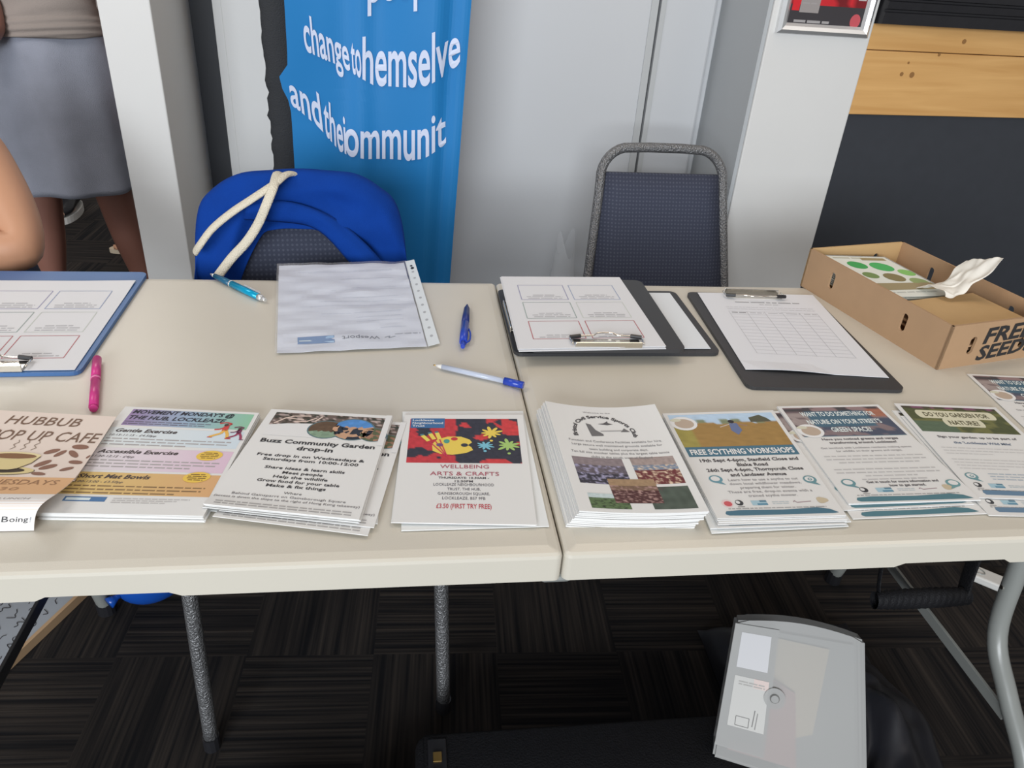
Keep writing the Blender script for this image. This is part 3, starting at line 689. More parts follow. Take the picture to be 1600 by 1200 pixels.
pg.rect(141, 0, 148, 70, WHITE, layer=5, nx=1, ny=1)
pg.text('Buzz Community Garden', 76, 78, 8.6, BLACK, 128, 'c', 0.05); pg.text('drop-in', 76, 91, 8.6, BLACK, 40, 'c', 0.05)
pg.text('Free drop in on Wednesdays &', 76, 107, 5.6, BLACK, 116, 'c', 0.035); pg.text('Saturdays from 10:00-12:00', 78, 115.5, 5.6, BLACK, 102, 'c', 0.035)
for k, (t, ww) in enumerate((('Share ideas & learn skills', 84), ('Meet people', 42), ('Help the wildlife', 56), ('Grow food for your table', 84), ('Make & fix things', 60))): pg.text(t, 76, 132+k*8.6, 5.4, P(60, 54, 54), ww, 'c', 0.035)
pg.text('Where', 76, 178, 4.2, P(92, 84, 82), 18, 'c', 0.01); pg.text('Behind Gainsparrt on Gainsborough Square', 74, 185, 4.0, P(110, 100, 98), 112, 'c', 0.008)
pg.text('(access is down the slope to the right of Hong Kong takeaway)', 74, 191.5, 4.0, P(110, 100, 98), 142, 'c', 0.008)
for k in range(2): pg.bars(8, 200+k*4.4, 140, 1.6, P(110, 100, 98), k+40)
z = TZ+0.0125
bz = recentre(pg.build('leaflet', quad(corners([(424, 639), (613, 650), (561, 812), (318, 790)], z), 148, 210, lambda u, v: 0.0025*max(0, v-0.9)*10*(1-u)), 0.0009))
tag(bz, 'community garden drop-in leaflet with round photos across its top', 'leaflet')
pile(bz, 4, 0.00125, 'leaflet in the pile directly beneath the garden drop-in leaflet', 'pile of garden leaflets', 5)
b2 = dup(bz, 'garden leaflet jutting out right from under the garden pile', 0.016, -0.004, -0.0068, -0.012)
dup(b2, 'lowest garden leaflet, poking out below the garden pile', -0.004, -0.009, -0.00125, -0.02)
blank('leaflet', corners([(424, 640), (608, 650), (590, 818), (320, 797)], TZ+0.0034), 'white sheet at the bottom of the garden pile', 'leaflet')
blank('leaflet', corners([(430, 642), (606, 652), (585, 815), (334, 798)], TZ+0.0022), 'creased white sheet under the garden pile, left corner showing', 'leaflet')
# --- arts and crafts
pg = Page()
RED, DK = P(196, 40, 48), P(54, 52, 62)
def art(u, v):
    t = nz(u*4.5+2, v*3.2, 1)+0.6*nz(u*11, v*8, 5)
    r = RED if (u < 0.42 and t > -0.22) else DK
    if u >= 0.42 and (t > 0.30 or (u > 0.85 and v < 0.4 and t > -0.3) or (v > 0.9 and t > 0)): r = P(206, 44, 46)
    if u < 0.35 and 0.28 < v < 0.42 and t < 0.1: r = DK
    return tuple(x*(0.9+0.25*nz(u*30, v*20, 2)) for x in r)
pg.photo(8, 10, 140, 104, art, 56, 40)
yel = P(232, 180, 32)
pg.poly([(36, 66), (42, 56), (54, 50), (70, 50), (80, 56), (83, 62), (78, 68), (82, 72), (84, 78), (76, 84), (60, 88), (46, 86), (37, 80)], yel, 2)
pg.ellipse(53, 60, 3.6, 4.4, P(64, 140, 120), 3); pg.ellipse(62, 55, 4, 3.6, P(186, 40, 44), 3); pg.ellipse(74, 68, 4.2, 3.6, DK, 3)
for bx, by, tx, ty in ((24, 48, 52, 90), (33, 44, 52, 88), (41, 42, 54, 92)):
    pg.line([(bx, by), (tx, ty)], 1.5, P(196, 40, 70), 4); q = ((bx*0.72+tx*0.28), (by*0.72+ty*0.28)); pg.line([(bx, by), q], 5, P(236, 186, 40), 4.5); pg.line([(bx-1, by-3), (bx, by)], 4.4, P(70, 110, 120), 4.6)
pg.ellipse(45, 68, 4, 3.4, P(112, 70, 110), 5)
def splat(seed, n):
    rnd = random.Random(seed); am = [rnd.uniform(0.5, 1.0) for _ in range(n)]
    def f(a): k = a/(2*math.pi)*n; i = int(k) % n; t = k-int(k); return 0.34+0.66*am[i]*max(0, math.cos((t-0.5)*math.pi))**1.4
    return f
for cx, cy, rx, ry, c, sd in ((106, 42, 17, 15, P(232, 180, 32), 4), (98, 69, 13, 10, P(104, 170, 186), 6), (126, 68, 17, 15, P(150, 178, 84), 9)):
    pg.ellipse(cx, cy, rx, ry, c, 3, n=72, fn=splat(sd, 9)); pg.ellipse(cx, cy+ry*1.1, 2.0, 2.0, c, 3)
pg.rect(9, 9, 50, 31, P(52, 98, 142), layer=2, nx=1, ny=1)
for k, (t, ww) in enumerate((('Lockleaze', 26), ('Neighbourhood', 37), ('Trust', 15))): pg.text(t, 11, 15.4+k*6.4, 4.6, P(226, 224, 226), ww, 'l', 0.03)
pk = P(168, 74, 88)
pg.text('WELLBEING', 74, 114.5, 7.4, pk, 55, 'c', 0.004); pg.text('ARTS & CRAFTS', 74, 128, 7.6, pk, 77, 'c', 0.004)
pg.text('THURSDAYS: 10.30AM -', 73, 134, 3.8, P(70, 62, 66), 56, 'c', 0.03); pg.text('12:30PM', 73, 140.4, 3.8, P(70, 62, 66), 20, 'c', 0.03)
for k, (t, ww) in enumerate((('LOCKLEAZE NEIGHBOURHOOD', 66), ('TRUST, THE HUB,', 36), ('GAINSBOROUGH SQUARE,', 56), ('LOCKLEAZE, BS7 9FB', 46))): pg.text(t, 73, 147+k*8.0, 5.0, P(94, 86, 90), ww, 'c', 0.0)
pg.text('£3.50 (FIRST TRY FREE)', 73, 186, 8.2, P(186, 50, 62), 58, 'c', 0.015)
z = TZ+0.0055
wl = recentre(pg.build('leaflet', quad(corners([(632, 648), (817, 648), (839, 820), (612.5, 816)], z), 148, 210), 0.0009))
tag(wl, 'arts and crafts leaflet with yellow palette on red and black', 'leaflet')
pile(wl, 1, 0.00125, 'leaflet hidden close beneath the arts and crafts leaflet', 'pile of arts and crafts leaflets', 8, 0.001)
dup(wl, 'second arts and crafts leaflet showing a dark line above the top one', 0.001, 0.008, -0.0025, -0.006)
blank('leaflet', corners([(629, 643), (817, 642), (858, 822), (627, 829)], TZ+0.002), 'skewed white sheet sticking out below the arts and crafts leaflet', 'leaflet')
# --- sports club booklets
pg = Page()
pg.text('Welcome to the', 66, 16, 3.2, P(120, 110, 108), 36, 'c', 0.0)
arc = 'Bristol Civil Service Sports Club'; gx = glyphs(arc, 0.035)[0]; gw = max(v.x for v in gx)
def arcw(a, b):
    t = math.pi*(1.06-1.12*a); r = 36+b*5.5; return (66+r*math.cos(t), 60-r*1.0*math.sin(t)+2)
pg.text(arc, 0, 0, 1, P(72, 66, 66), bold=0.035, warp=arcw)
pg.poly([(46, 40), (52, 42), (56, 54), (64, 62), (64, 66), (48, 68), (47, 56)], P(104, 98, 96), 2); pg.line([(62, 56), (92, 54)], 1.2, P(140, 132, 130), 2)
pg.poly([(62, 40), (70, 38), (76, 33), (76, 37), (82, 40), (74, 42)], P(84, 78, 78), 2); pg.poly([(88, 57), (94, 49), (100, 57)], P(104, 98, 96), 2)
for k, (t, ww) in enumerate((('Function and Conference Facilities available for hire.', 118), ('Large secure well maintained grounds available for', 114), ('team building and corporate days.', 74), ('Ten full size snooker tables plus the largest table tennis', 122), ('clubs in the south west of England', 76))): pg.text(t, 75, 81+k*8.2-(k > 2)*1, 4.4, P(128, 120, 118), ww, 'c', 0.01)
def hall(seed, cols, base=0.5):
    def f(u, v):
        t = nz(u*6+seed, v*7, seed)+0.5*nz(u*17, v*19, seed+2)
        if v < 0.3: c = cols[0]
        else:
            a_ = cols[1] if v < base else cols[2]; m_ = max(0, min(1, (nz(u*11+seed, v*15, seed)+0.5*nz(u*26, v*31, seed+2)-0.02)/0.45)); c = tuple(p*(1-m_)+q*m_ for p, q in zip(a_, cols[3]))
        k = 0.78+0.5*(0.5+0.5*nz(u*13, v*15, seed+9)); return tuple(x*k for x in c)
    return f
pg.photo(12, 113, 74, 162, hall(1, (P(128, 110, 110), P(92, 80, 86), P(52, 48, 56), P(150, 140, 166)), 0.62), 44, 32, 1)
pg.photo(84, 110, 138, 161, hall(5, (P(150, 128, 120), P(112, 122, 138), P(104, 42, 44), P(206, 172, 140)), 0.5), 44, 32, 1)
pg.photo(16, 179, 62, 204, hall(9, (P(176, 184, 180), P(88, 108, 70), P(84, 104, 62), P(40, 46, 34)), 0.4), 36, 22, 2)
pg.photo(46, 152, 102, 194, hall(13, (P(150, 116, 82), P(110, 80, 62), P(76, 40, 40), P(160, 120, 110)), 0.5), 40, 30, 3)
pg.photo(88, 166, 138, 204, lambda u, v: tuple(x*(0.85+0.3*nz(u*6, v*4, 1)) for x in (P(78, 86, 74) if u+v > 0.5 or nz(u*9, v*9, 3) > 0 else P(84, 76, 70))), 20, 14, 2)
z = TZ+0.0225
sag = lambda u, v: 0.0075*(2*u-1)**2*(1-0.6*v)-0.002
bk = recentre(pg.build('booklet', quad(corners([(851, 632), (1022, 637), (1108, 800), (905, 799)], z), 148, 210, sag), 0.0019, nx=12))
tag(bk, 'sports club booklet with five hall and grounds photos, topmost of its stack', 'booklet')
pile(bk, 9, 0.00238, 'booklet in the fanned stack beneath the sports club cover', 'stack of sports club booklets', 11, 0.0012, (-0.0011, 0.0002), 0.012)
# --- scything leaflets
TEAL = P(66, 104, 120)
def logo_row(pg, y, first=True, x0=20):
    if first: pg.ellipse(x0, y, 6.5, 6.5, P(214, 180, 176), 2); pg.ellipse(x0+0.5, y+0.5, 4.6, 4.4, P(196, 74, 80), 3)
    pg.ellipse(x0+14, y-1, 4.6, 4.8, P(60, 58, 60), 2, fn=lambda a: 1.0); pg.ellipse(x0+12.6, y-1.6, 2.4, 2.8, WHITE, 3); pg.line([(x0+10, y+6), (x0+18, y+6)], 1, GREY, 2)
    pg.rect(x0+28, y-4, x0+46, y+4, P(150, 176, 184), layer=2, nx=1, ny=1); pg.rect(x0+38, y-4, x0+46, y-1, P(84, 120, 136), layer=3, nx=1, ny=1); pg.rect(x0+34, y+1, x0+46, y+4, P(84, 130, 150), layer=3, nx=1, ny=1)
    for k in range(2): pg.bars(x0+52, y-1+k*3, x0+72, 1.1, P(140, 160, 168), k)
    pg.line([(x0+77, y), (x0+79, y-2), (x0+81, y+1), (x0+98, y-0.6)], 1.1, P(150, 118, 124), 2)
    pg.ellipse(x0+112, y-2, 7.6, 5.6, P(186, 164, 132), 2, fn=lambda a: 0.9+0.1*math.cos(3*a)); pg.bars(10+x0*0.4, y+9, 132, 1.4, P(96, 90, 92), 31)
def swoosh(pg, y, c=TEAL):
    pg.poly([(12, y+4), (14, y+1), (30, y-0.5), (80, y+0.5), (120, y-2), (134, y+1), (142, y+7), (136, y+8), (30, y+8.5), (15, y+8), (12, y+6)], c, 2)
def pin(pg, x, y, c, hollow=True, d=1):
    pg.poly([(x+8*math.cos(a)*d, y+7*math.sin(a)) for a in [k*math.pi/10 for k in range(7, 24)]]+[(x+9*d, y+11)], c, 3)
    pg.ellipse(x-0.5*d, y-0.6, 5.4, 4.6, WHITE, 4)
    if hollow: pg.ellipse(x, y, 2.6, 2.4, c, 5); pg.ellipse(x, y, 1.4, 1.3, WHITE, 6)
def badge(pg, x, y, r=13):
    pg.ellipse(x, y, r, r*0.92, P(224, 214, 204), 4); pg.ellipse(x+0.5, y+0.5, r*0.72, r*0.62, P(176, 150, 128), 5); pg.ellipse(x-r*0.5, y-r*0.45, r*0.42, r*0.2, P(196, 186, 160), 6)
pg = Page()
def field(u, v):
    n = nz(u*7, v*9, 2)
    if v < 0.30+0.05*n: c = P(168, 186, 204) if v < 0.2 else (P(120, 124, 92) if nz(u*9, 1, 3) > 0.0 else P(168, 186, 204))
    elif u < 0.14: c = P(150, 132, 52)
    else: c = P(152, 112, 50)
    return tuple(x*(0.85+0.35*(0.5+nz(u*14, v*18, 5)*0.5)) for x in c)
pg.photo(5, 5, 143, 78, field, 36, 20); badge(pg, 20, 26, 17)
pg.ellipse(82, 24, 4, 4, P(50, 44, 44), 2); pg.poly([(78, 28), (88, 28), (90, 44), (82, 54), (76, 44)], P(96, 106, 140), 2); pg.line([(64, 36), (78, 30)], 1.4, P(190, 170, 160), 2); pg.line([(88, 30), (100, 34)], 1.6, P(150, 110, 100), 2)
pg.poly([(108, 16), (124, 10), (132, 18), (136, 26), (108, 26)], P(84, 80, 60), 2)
pg.rect(5, 78, 143, 98, TEAL, layer=2, nx=1, ny=1); pg.text('FREE SCYTHING WORKSHOPS', 74, 94, 11.5, P(214, 220, 222), 130, 'c', 0.05)
for k, (t, ww) in enumerate((('19th Sept 4-6pm, Stanfield Close and', 122), ('Blake Road', 38), ('26th Sept 4-6pm, Thornycroft Close', 118), ('and Landseer Avenue', 68))): pg.text(t, 76, 109+k*9.6, 6.4, P(74, 66, 66), ww, 'c', 0.045)
for k, (t, ww) in enumerate((('Learn how to use a scythe to cut', 84), ('down local wildflower meadows,', 86), ('preparing them for winter.', 66), ('These are free, drop-in events with a', 100), ('trained scythe mower.', 58))): pg.text(t, 78, 146.5+k*7.3, 4.6, P(134, 124, 122), ww, 'c', 0.008)
pin(pg, 22, 142, P(92, 136, 146), False); pin(pg, 134, 147, P(92, 132, 136), True)
logo_row(pg, 186); swoosh(pg, 198)
z = TZ+0.0115
sy = recentre(pg.build('leaflet', quad(corners([(1035, 646), (1208, 641), (1322, 805), (1121, 810)], z), 148, 210), 0.0009))
tag(sy, 'scything workshops leaflet with a golden field photo', 'leaflet')
pile(sy, 3, 0.00125, 'leaflet in the pile directly beneath the scything leaflet', 'pile of scything leaflets', 13, 0.0012, (0, -0.0015))
s2 = dup(sy, 'scything leaflet set lower so its dark band shows under the top one', -0.003, -0.008, -0.0060, 0.01)
blank('leaflet', corners([(1037, 655), (1212, 648), (1330, 815), (1110, 826)], TZ+0.0045), 'white sheet jutting out left under the scything leaflets', 'leaflet')
blank('leaflet', corners([(1042, 660), (1214, 650), (1326, 822), (1112, 833)], TZ+0.0026), 'lowest white sheet of the scything pile', 'leaflet')
# --- street green space leaflets
def green_page():
    pg = Page()
    def bgp(u, v):
        t = nz(u*6, v*5, 6); c = P(66, 96, 112) if 0.2 < u < 0.8 and v < 0.7 else (P(126, 104, 104) if t > 0 else P(72, 76, 92))
        if u < 0.2: c = P(150, 130, 124) if t > 0 else P(104, 84, 84)
        if v < 0.12: c = P(140, 110, 108) if t > -0.1 else P(70, 62, 64)
        if u > 0.83 and 0.1 < v < 0.35: c = P(160, 96, 72)
        return tuple(x*(0.85+0.3*(0.5+0.5*nz(u*20, v*16, 3))) for x in c)
    pg.photo(5, 5, 143, 74, bgp, 34, 18)
    for k, (t, ww) in enumerate((('WANT TO DO SOMETHING FOR', 104), ("NATURE ON YOUR STREET'S", 102), ('GREEN SPACE?', 54))): pg.text(t, 76, 27+k*19, 11, P(204, 222, 232), ww, 'c', 0.05)
    badge(pg, 20, 62, 17); pg.rect(6, 74, 143, 75.5, P(90, 110, 120), layer=2, nx=1, ny=1)
    pg.text('Have you noticed greens and verges', 76, 84, 5, P(92, 82, 82), 100, 'c', 0.04); pg.text('transforming around Lockleaze?', 76, 92, 5, P(92, 82, 82), 88, 'c', 0.04)
    pg.text('Get involved with Lockleaze residents making spaces', 74, 103, 4, P(140, 130, 128), 116, 'c', 0.01); pg.text('for wildlife on their greens and verges.', 74, 110, 4, P(140, 130, 128), 84, 'c', 0.01)
    for k, f in enumerate((1, 1, 0.8, None, 1, 1, 0.5, 0.62)):
        if f: pg.bars(12, 119+k*6.8, 136, 2.0, P(156, 146, 144), k+7, align='c', fill=f)
    pg.text('Get in touch for more information and', 80, 174, 4.6, P(84, 76, 76), 84, 'c', 0.04); pg.text('how to get started.', 82, 181, 4.6, P(84, 76, 76), 42, 'c', 0.04)
    pin(pg, 17, 172, P(92, 132, 136), False); pin(pg, 136, 178, P(100, 140, 140), False, -1); logo_row(pg, 187, False, 14); swoosh(pg, 199, P(72, 112, 120)); return pg
gp = green_page(); z = TZ+0.0062
wt = recentre(gp.build('leaflet', quad(corners([(1214, 635), (1372, 632), (1533, 781), (1326, 787)], z), 148, 210), 0.0009))
tag(wt, 'street green space leaflet with blue header beside the scything leaflet', 'leaflet')
pile(wt, 1, 0.00125, 'leaflet hidden close beneath the street green space leaflet', 'pile of green space leaflets', 17, 0.0008)
dup(wt, 'green space leaflet peeking out left, its round badge half hidden', -0.013, -0.006, -0.0026, 0.022)
dup(wt, 'lowest green space leaflet, its blue band showing in front of the top one', -0.006, -0.020, -0.0040, 0.012)
# --- garden for nature leaflets
pg = Page()
def moss(u, v):
    t = nz(u*7, v*6, 8); c = P(108, 104, 56) if t > 0 else P(78, 80, 48)
    if v < 0.1: c = P(120, 66, 92) if nz(u*9, 0, 4) > 0 else P(70, 60, 48)
    if v > 0.6 and u < 0.4: c = P(84, 98, 74)
    return tuple(x*(0.8+0.4*(0.5+0.5*nz(u*22, v*16, 3))) for x in c)
pg.photo(6, 6, 142, 70, moss, 34, 18)
cream = P(200, 188, 156)
pg.rect(24, 16, 126, 36, cream, layer=2, nx=1, ny=1); pg.rect(52, 34, 100, 56, cream, layer=2.2, nx=1, ny=1)
for x, y in ((24, 26), (126, 26)): pg.ellipse(x, y, 5, 10, cream, 2.1)
for x, y in ((52, 46), (100, 46)): pg.ellipse(x, y, 4, 10, cream, 2.3)
pg.text('DO YOU GARDEN FOR', 75, 31.5, 11, P(92, 84, 58), 92, 'c', 0.05); pg.text('NATURE?', 76, 51, 11, P(92, 84, 58), 42, 'c', 0.05)
pg.text('Sign your garden up to be part of', 74, 84, 5.2, P(92, 84, 84), 108, 'c', 0.035); pg.text("the 'Lockleaze Wild Mile'", 74, 97, 5.2, P(92, 104, 124), 78, 'c', 0.035)
for k, f in enumerate((1, 1, 0.5, None, 1, 1, 1, 0.5)):
    if f: pg.bars(12, 107+k*6.4, 138, 1.5, P(176, 166, 162), k+60, fill=f)
for k in range(3): pg.bars(42, 162+k*5.4, 134, 1.8, P(120, 140, 158), k+70, fill=1-0.2*k)
pin(pg, 18, 168, P(96, 136, 138), True); logo_row(pg, 186, False, 2); pg.poly([(14, 200), (16, 195), (144, 195), (144, 204), (16, 204)], P(92, 118, 140), 2)
z = TZ+0.0045
gq = rect_from(on(1397, 630, z), on(1526, 778, z), 0.148, 0.207)
gd = recentre(pg.build('leaflet', quad(gq, 148, 210), 0.0009)); tag(gd, 'garden for nature leaflet with a mossy green header', 'leaflet')
dup(gd, 'garden for nature leaflet offset below the green-headed top one', -0.0055, -0.0275, -0.0022, 0.016)
dup(gd, 'lowest garden for nature leaflet, showing a green strip at its left', -0.009, -0.012, -0.0036, 0.01)
z = TZ+0.002
g3 = recentre(gp.build('leaflet', quad(rect_from(on(1511, 584, z), on(1600, 667, z), 0.148, 0.21), 148, 210), 0.0009))
tag(g3, 'street green space leaflet by itself below the cardboard box', 'leaflet')

# ------------------------------------------------------------------ clipboards
def clipboard(label, c, th, z, m, clip_v, group=None):
    "c: TL TR BR BL of the board; clip_v: which edge carries the clip (0 top, 1 right, 2 bottom, 3 left)"
    TL, TR, BR, BL = c; ctr = (TL+TR+BR+BL)/4; ex = (TR-TL).normalized(); ey = (TL-BL).normalized(); W, H = (TR-TL).length, (TL-BL).length
    t = thing('clipboard', label, 'clipboard', (ctr.x, ctr.y, z), math.atan2(ex.y, ex.x), group)
    bm = bmesh.new(); r = 0.012; pts = []
    for sx, sy, a0 in ((1, -1, -90), (1, 1, 0), (-1, 1, 90), (-1, -1, 180)):
        for k in range(5): a = R(a0+k*22.5); pts.append((sx*(W/2-r)+r*math.cos(a), sy*(H/2-r)+r*math.sin(a), 0))
    prism(bm, pts, (0, 0, th)); link('board', bm, m, t)
    rot = {0: 0, 1: -90, 2: 180, 3: 90}[clip_v]; ext = H/2 if clip_v in (0, 2) else W/2
    mx = Matrix.Rotation(R(rot), 4, 'Z') @ Matrix.Translation((0, ext-0.008, th))
    bm = bmesh.new(); box(bm, -0.05, -0.016, 0.0025, 0.05, 0.006, 0.0045, bev=0.0008); box(bm, -0.05, 0.004, 0, 0.05, 0.0065, 0.0105, bev=0.0008); box(bm, -0.05, -0.016, 0.0015, 0.05, -0.0145, 0.0045)
    bmesh.ops.transform(bm, matrix=mx, verts=bm.verts[:]); cl = link('clip', bm, 'steel', t)
    bm = bmesh.new(); pts = smooth_path([(-0.053, 0.002, 0.006), (-0.054, -0.014, 0.007), (-0.046, -0.019, 0.008), (-0.02, -0.020, 0.009), (-0.010, -0.026, 0.010), (0.010, -0.026, 0.010), (0.02, -0.020, 0.009), (0.046, -0.019, 0.008), (0.054, -0.014, 0.007), (0.053, 0.002, 0.006)], 4)
    tube(bm, pts, 0.0013, 8); bmesh.ops.transform(bm, matrix=mx, verts=bm.verts[:]); link('wire_lever', bm, 'steel', cl, smooth=True)
    for s in (-1, 1):
        bm = bmesh.new(); tube(bm, [(s*0.054, -0.017, 0.0075), (s*0.038, -0.0195, 0.0085)], 0.0032, 8); bmesh.ops.transform(bm, matrix=mx, verts=bm.verts[:]); link('rubber_grip', bm, 'black_plastic', cl)
    return t
def six_boxes():
    pg = Page(210, 297, P(205, 197, 194)); C = ((P(140, 146, 170), P(140, 132, 160)), (P(186, 184, 172), P(142, 150, 142)), (P(176, 92, 96), P(176, 92, 96)))
    for j in range(3):
        for i in range(2):
            x0, y0 = 24+i*86, 42+j*78
            pg.frame(x0, y0, x0+76, y0+66, 1.3, C[j][1-i])
            for k in range(3): pg.bars(x0+8, y0+46+k*7, x0+70, 2.6, P(142, 134, 136), i*9+j*3+k, align='c', fill=(0.6, 0.95, 0.9)[k] if j != 2 else (0, 0.6, 0.95)[k])
    return pg
zb = TZ+0.0008
bc = rect_from(on(231, 425, TZ+0.006), on(119, 589, TZ+0.006), 0.237, 0.338, -1)
cb1 = clipboard('blue clipboard with a six-box survey sheet at left', bc, 0.0055, TZ+0.0005, 'board_blue', 2)
sq = six_boxes(); pc_ = rect_from(on(212, 439, TZ+0.0075), on(117, 577, TZ+0.0075), 0.21, 0.292, -1)
lift = lambda u, v: 0.003*max(0, 1-v*5)*max(0, u-0.6)
sh = recentre(sq.build('survey_sheet', quad(pc_, 210, 297, lift), 0.0006)); tag(sh, 'six-box survey sheet clipped on the blue clipboard', 'paper sheet')
# middle pair
zl = TZ+0.0055
lq = [on(777, 452, zl), None, None, on(803, 549, zl)]
d = (lq[3]-lq[0]).normalized(); r_ = Vector((-d.y, d.x, 0)); lq = [lq[0], lq[0]+r_*0.318, lq[0]+r_*0.318+d*0.232, lq[0]+d*0.232]
clipboard('black clipboard lying sideways, beneath the survey clipboard', lq, 0.0050, TZ+0.0005, 'board_black', 3)
o = recentre(Page(297, 210, P(206, 202, 202)).build('paper_sheet', quad([lq[0]+r_*0.012+d*0.012, lq[0]+r_*0.305+d*0.012, lq[0]+r_*0.305+d*0.220, lq[0]+r_*0.012+d*0.220], 297, 210, lambda u, v: 0.0018), 0.0006))
tag(o, 'blank white sheet on the sideways black clipboard', 'paper sheet')
zu = TZ+0.0225
uq = rect_from(on(1001, 438, zu), on(1073, 547, zu), 0.235, (on(1001, 438, zu)-on(1073, 547, zu)).length, -1)
dd = (uq[2]-uq[1]).normalized(); nr = on(1073, 547, zu); uq = [p+(nr-uq[2]) for p in uq]
clipboard('black clipboard holding the loose survey sheets, middle of table', uq, 0.0055, TZ+0.0172, 'board_black', 2)
ms = recentre(six_boxes().build('survey_sheet', quad(corners([(783, 431), (968, 433), (1041, 541), (811, 544)], TZ+0.0268), 210, 297, lambda u, v: -0.0012*(1-u)), 0.0005))
tag(ms, 'six-box survey sheet on the middle black clipboard', 'paper sheet')
pile(ms, 3, 0.0011, 'survey sheet beneath the top sheet of the middle clipboard', 'survey sheets on the middle clipboard', 21, 0.002, (-0.0004, -0.0006), 0.004)
# right
zr = TZ+0.0055
rq = rect_from(on(1072, 456, zr), on(1158, 588, zr), 0.236, 0.330)
clipboard('black clipboard with a sign-up table, beside the cardboard box', rq, 0.0052, TZ+0.0005, 'board_black', 0)
pg = Page(210, 297, P(206, 199, 198))
pg.bars(56, 40, 170, 3.4, P(84, 78, 80), 2); pg.bars(96, 49, 132, 2.4, P(150, 144, 144), 3); pg.bars(34, 62, 186, 1.8, P(176, 168, 168), 4); pg.bars(34, 70, 186, 1.8, P(176, 168, 168), 5)
for k in range(5): pg.bars(38+k*31, 85, 62+k*31, 3, P(66, 60, 60) if k == 0 else P(170, 162, 162), k+3)
for k in range(6): pg.line([(34+k*30.4, 80), (34+k*30.4, 240)], 0.9, P(182, 175, 174))
for k in range(14): pg.line([(34, 80+k*12.3), (186, 80+k*12.3)], 0.7, P(186, 179, 178))
rp = [on(1090, 457, TZ+0.0072), on(1270, 461, TZ+0.0072), on(1389, 590, TZ+0.0072), on(1165, 577, TZ+0.0072)]
o = recentre(pg.build('sign_up_sheet', quad(rp, 210, 297, lambda u, v: 0.003*max(0, v-0.92)*12*max(0, math.sin(u*5))), 0.0006)); tag(o, 'sign-up sheet with an empty table on the right black clipboard', 'paper sheet')

# ------------------------------------------------------------------ plastic sleeve
sp = [on(436, 417, TZ+0.004), on(631, 412, TZ+0.004), on(667, 543, TZ+0.002), on(433, 553, TZ+0.002)]
pg = Page(210, 297, P(194, 191, 197))
for k, (a, f) in enumerate(((30, 1), (34, 0.9), (None, 0), (62, 0.6), (None, 0), (96, 0.5), (104, 0.7), (None, 0), (132, 0.6), (146, 0.8), (160, 0.9), (None, 0), (186, 0.8), (200, 0.5), (214, 0.5), (236, 0.3))):
    if a: pg.bars(200-170*f, a, 186, 1.6, P(166, 168, 180), k+80)
pg.rect(28, 256, 80, 276, P(62, 112, 160), layer=2, nx=1, ny=1); pg.rect(30, 266, 60, 269, P(190, 200, 212), layer=3, nx=1, ny=1); pg.rect(46, 271, 79, 275, P(150, 180, 204), layer=3, nx=1, ny=1); pg.rect(60, 257, 79, 264, P(126, 164, 196), layer=3, nx=1, ny=1)
pg.text('Wesport', 118, 261, 11, P(96, 98, 108), 54, 'c', 0.02, flip=True); pg.line([(152, 266), (160, 262), (158, 268), (168, 264)], 1.8, P(110, 112, 122)); pg.bars(168, 258, 206, 2.6, P(96, 98, 108), 9)
crumple = lambda u, v: 0.0022*nz(u*3, v*9, 2)+0.002*nz(u*6+v*3, v*14, 5)+0.0022
o = recentre(pg.build('document', quad(sp, 210, 297, crumple), 0.0004, nx=24, ny=36)); tag(o, 'printed form with a blue logo inside the clear plastic sleeve', 'paper sheet')
for p in o.data.polygons: p.use_smooth = True
sl = [on(433, 415, TZ+0.004), on(634, 410, TZ+0.004), on(669, 545, TZ+0.002), on(430, 555, TZ+0.002)]
f = quad(sl, 1, 1, crumple); bm = bmesh.new(); grid(bm, lambda u, v: f(u, v, 0.0016+0.0008*nz(u*8, v*22, 7)), 24, 36)
o = link('plastic_sleeve', bm, 'film', smooth=True); tag(o, 'clear plastic sleeve with punched white strip over a printed form', 'document sleeve')
s2 = [on(633, 410, TZ+0.004), on(647, 407, TZ+0.004), on(687, 538, TZ+0.002), on(669, 543, TZ+0.002)]
pg = Page(22, 300, P(204, 202, 204))
for k in range(11):
    y = 24+k*25; pg.ellipse(11, y, 3.0, 3.4, P(60, 58, 62) if k == 0 else P(164, 160, 160), 2)
pg.ellipse(12, 34, 4, 4.6, P(40, 38, 42), 3)
st_ = pg.build('punched_strip', quad(s2, 22, 300, lambda u, v: 0.002), 0.0004, o, 2, 12)

# ------------------------------------------------------------------ pens
def pen(name, label, a, b, segs, z):
    "segs: list of (part, t0, t1, r0, r1, material) along the pen"
    A, B = on(*a, z), on(*b, z); o = thing(name, label, 'pen', (A+B)/2-Vector((0, 0, (A+B).z/2-TZ)) if False else ((A.x+B.x)/2, (A.y+B.y)/2, TZ))
    for part, t0, t1, r0, r1, m in segs:
        ob = link(part, bmtube([A.lerp(B, t0)-o.location, A.lerp(B, (t0+t1)/2)-o.location, A.lerp(B, t1)-o.location], [r0, (r0+r1)/2*1.02, r1], 16), m, o, smooth=False)
        for p in ob.data.polygons: p.use_smooth = len(p.vertices) == 4
    return o, A, B
o, A, B = pen('ballpoint_pen', 'metallic teal ballpoint pen beside the plastic sleeve', (329, 428), (415, 469), [('tip', 0, 0.08, 0.0012, 0.0038, 'alu'), ('grip', 0.08, 0.38, 0.0040, 0.0058, 'teal_dark'), ('ring', 0.38, 0.40, 0.0060, 0.0060, 'alu'), ('barrel', 0.40, 0.88, 0.0058, 0.0052, 'teal'), ('collar', 0.88, 0.94, 0.0054, 0.0046, 'alu'), ('button', 0.94, 1.0, 0.0032, 0.003, 'alu')], TZ+0.0064)
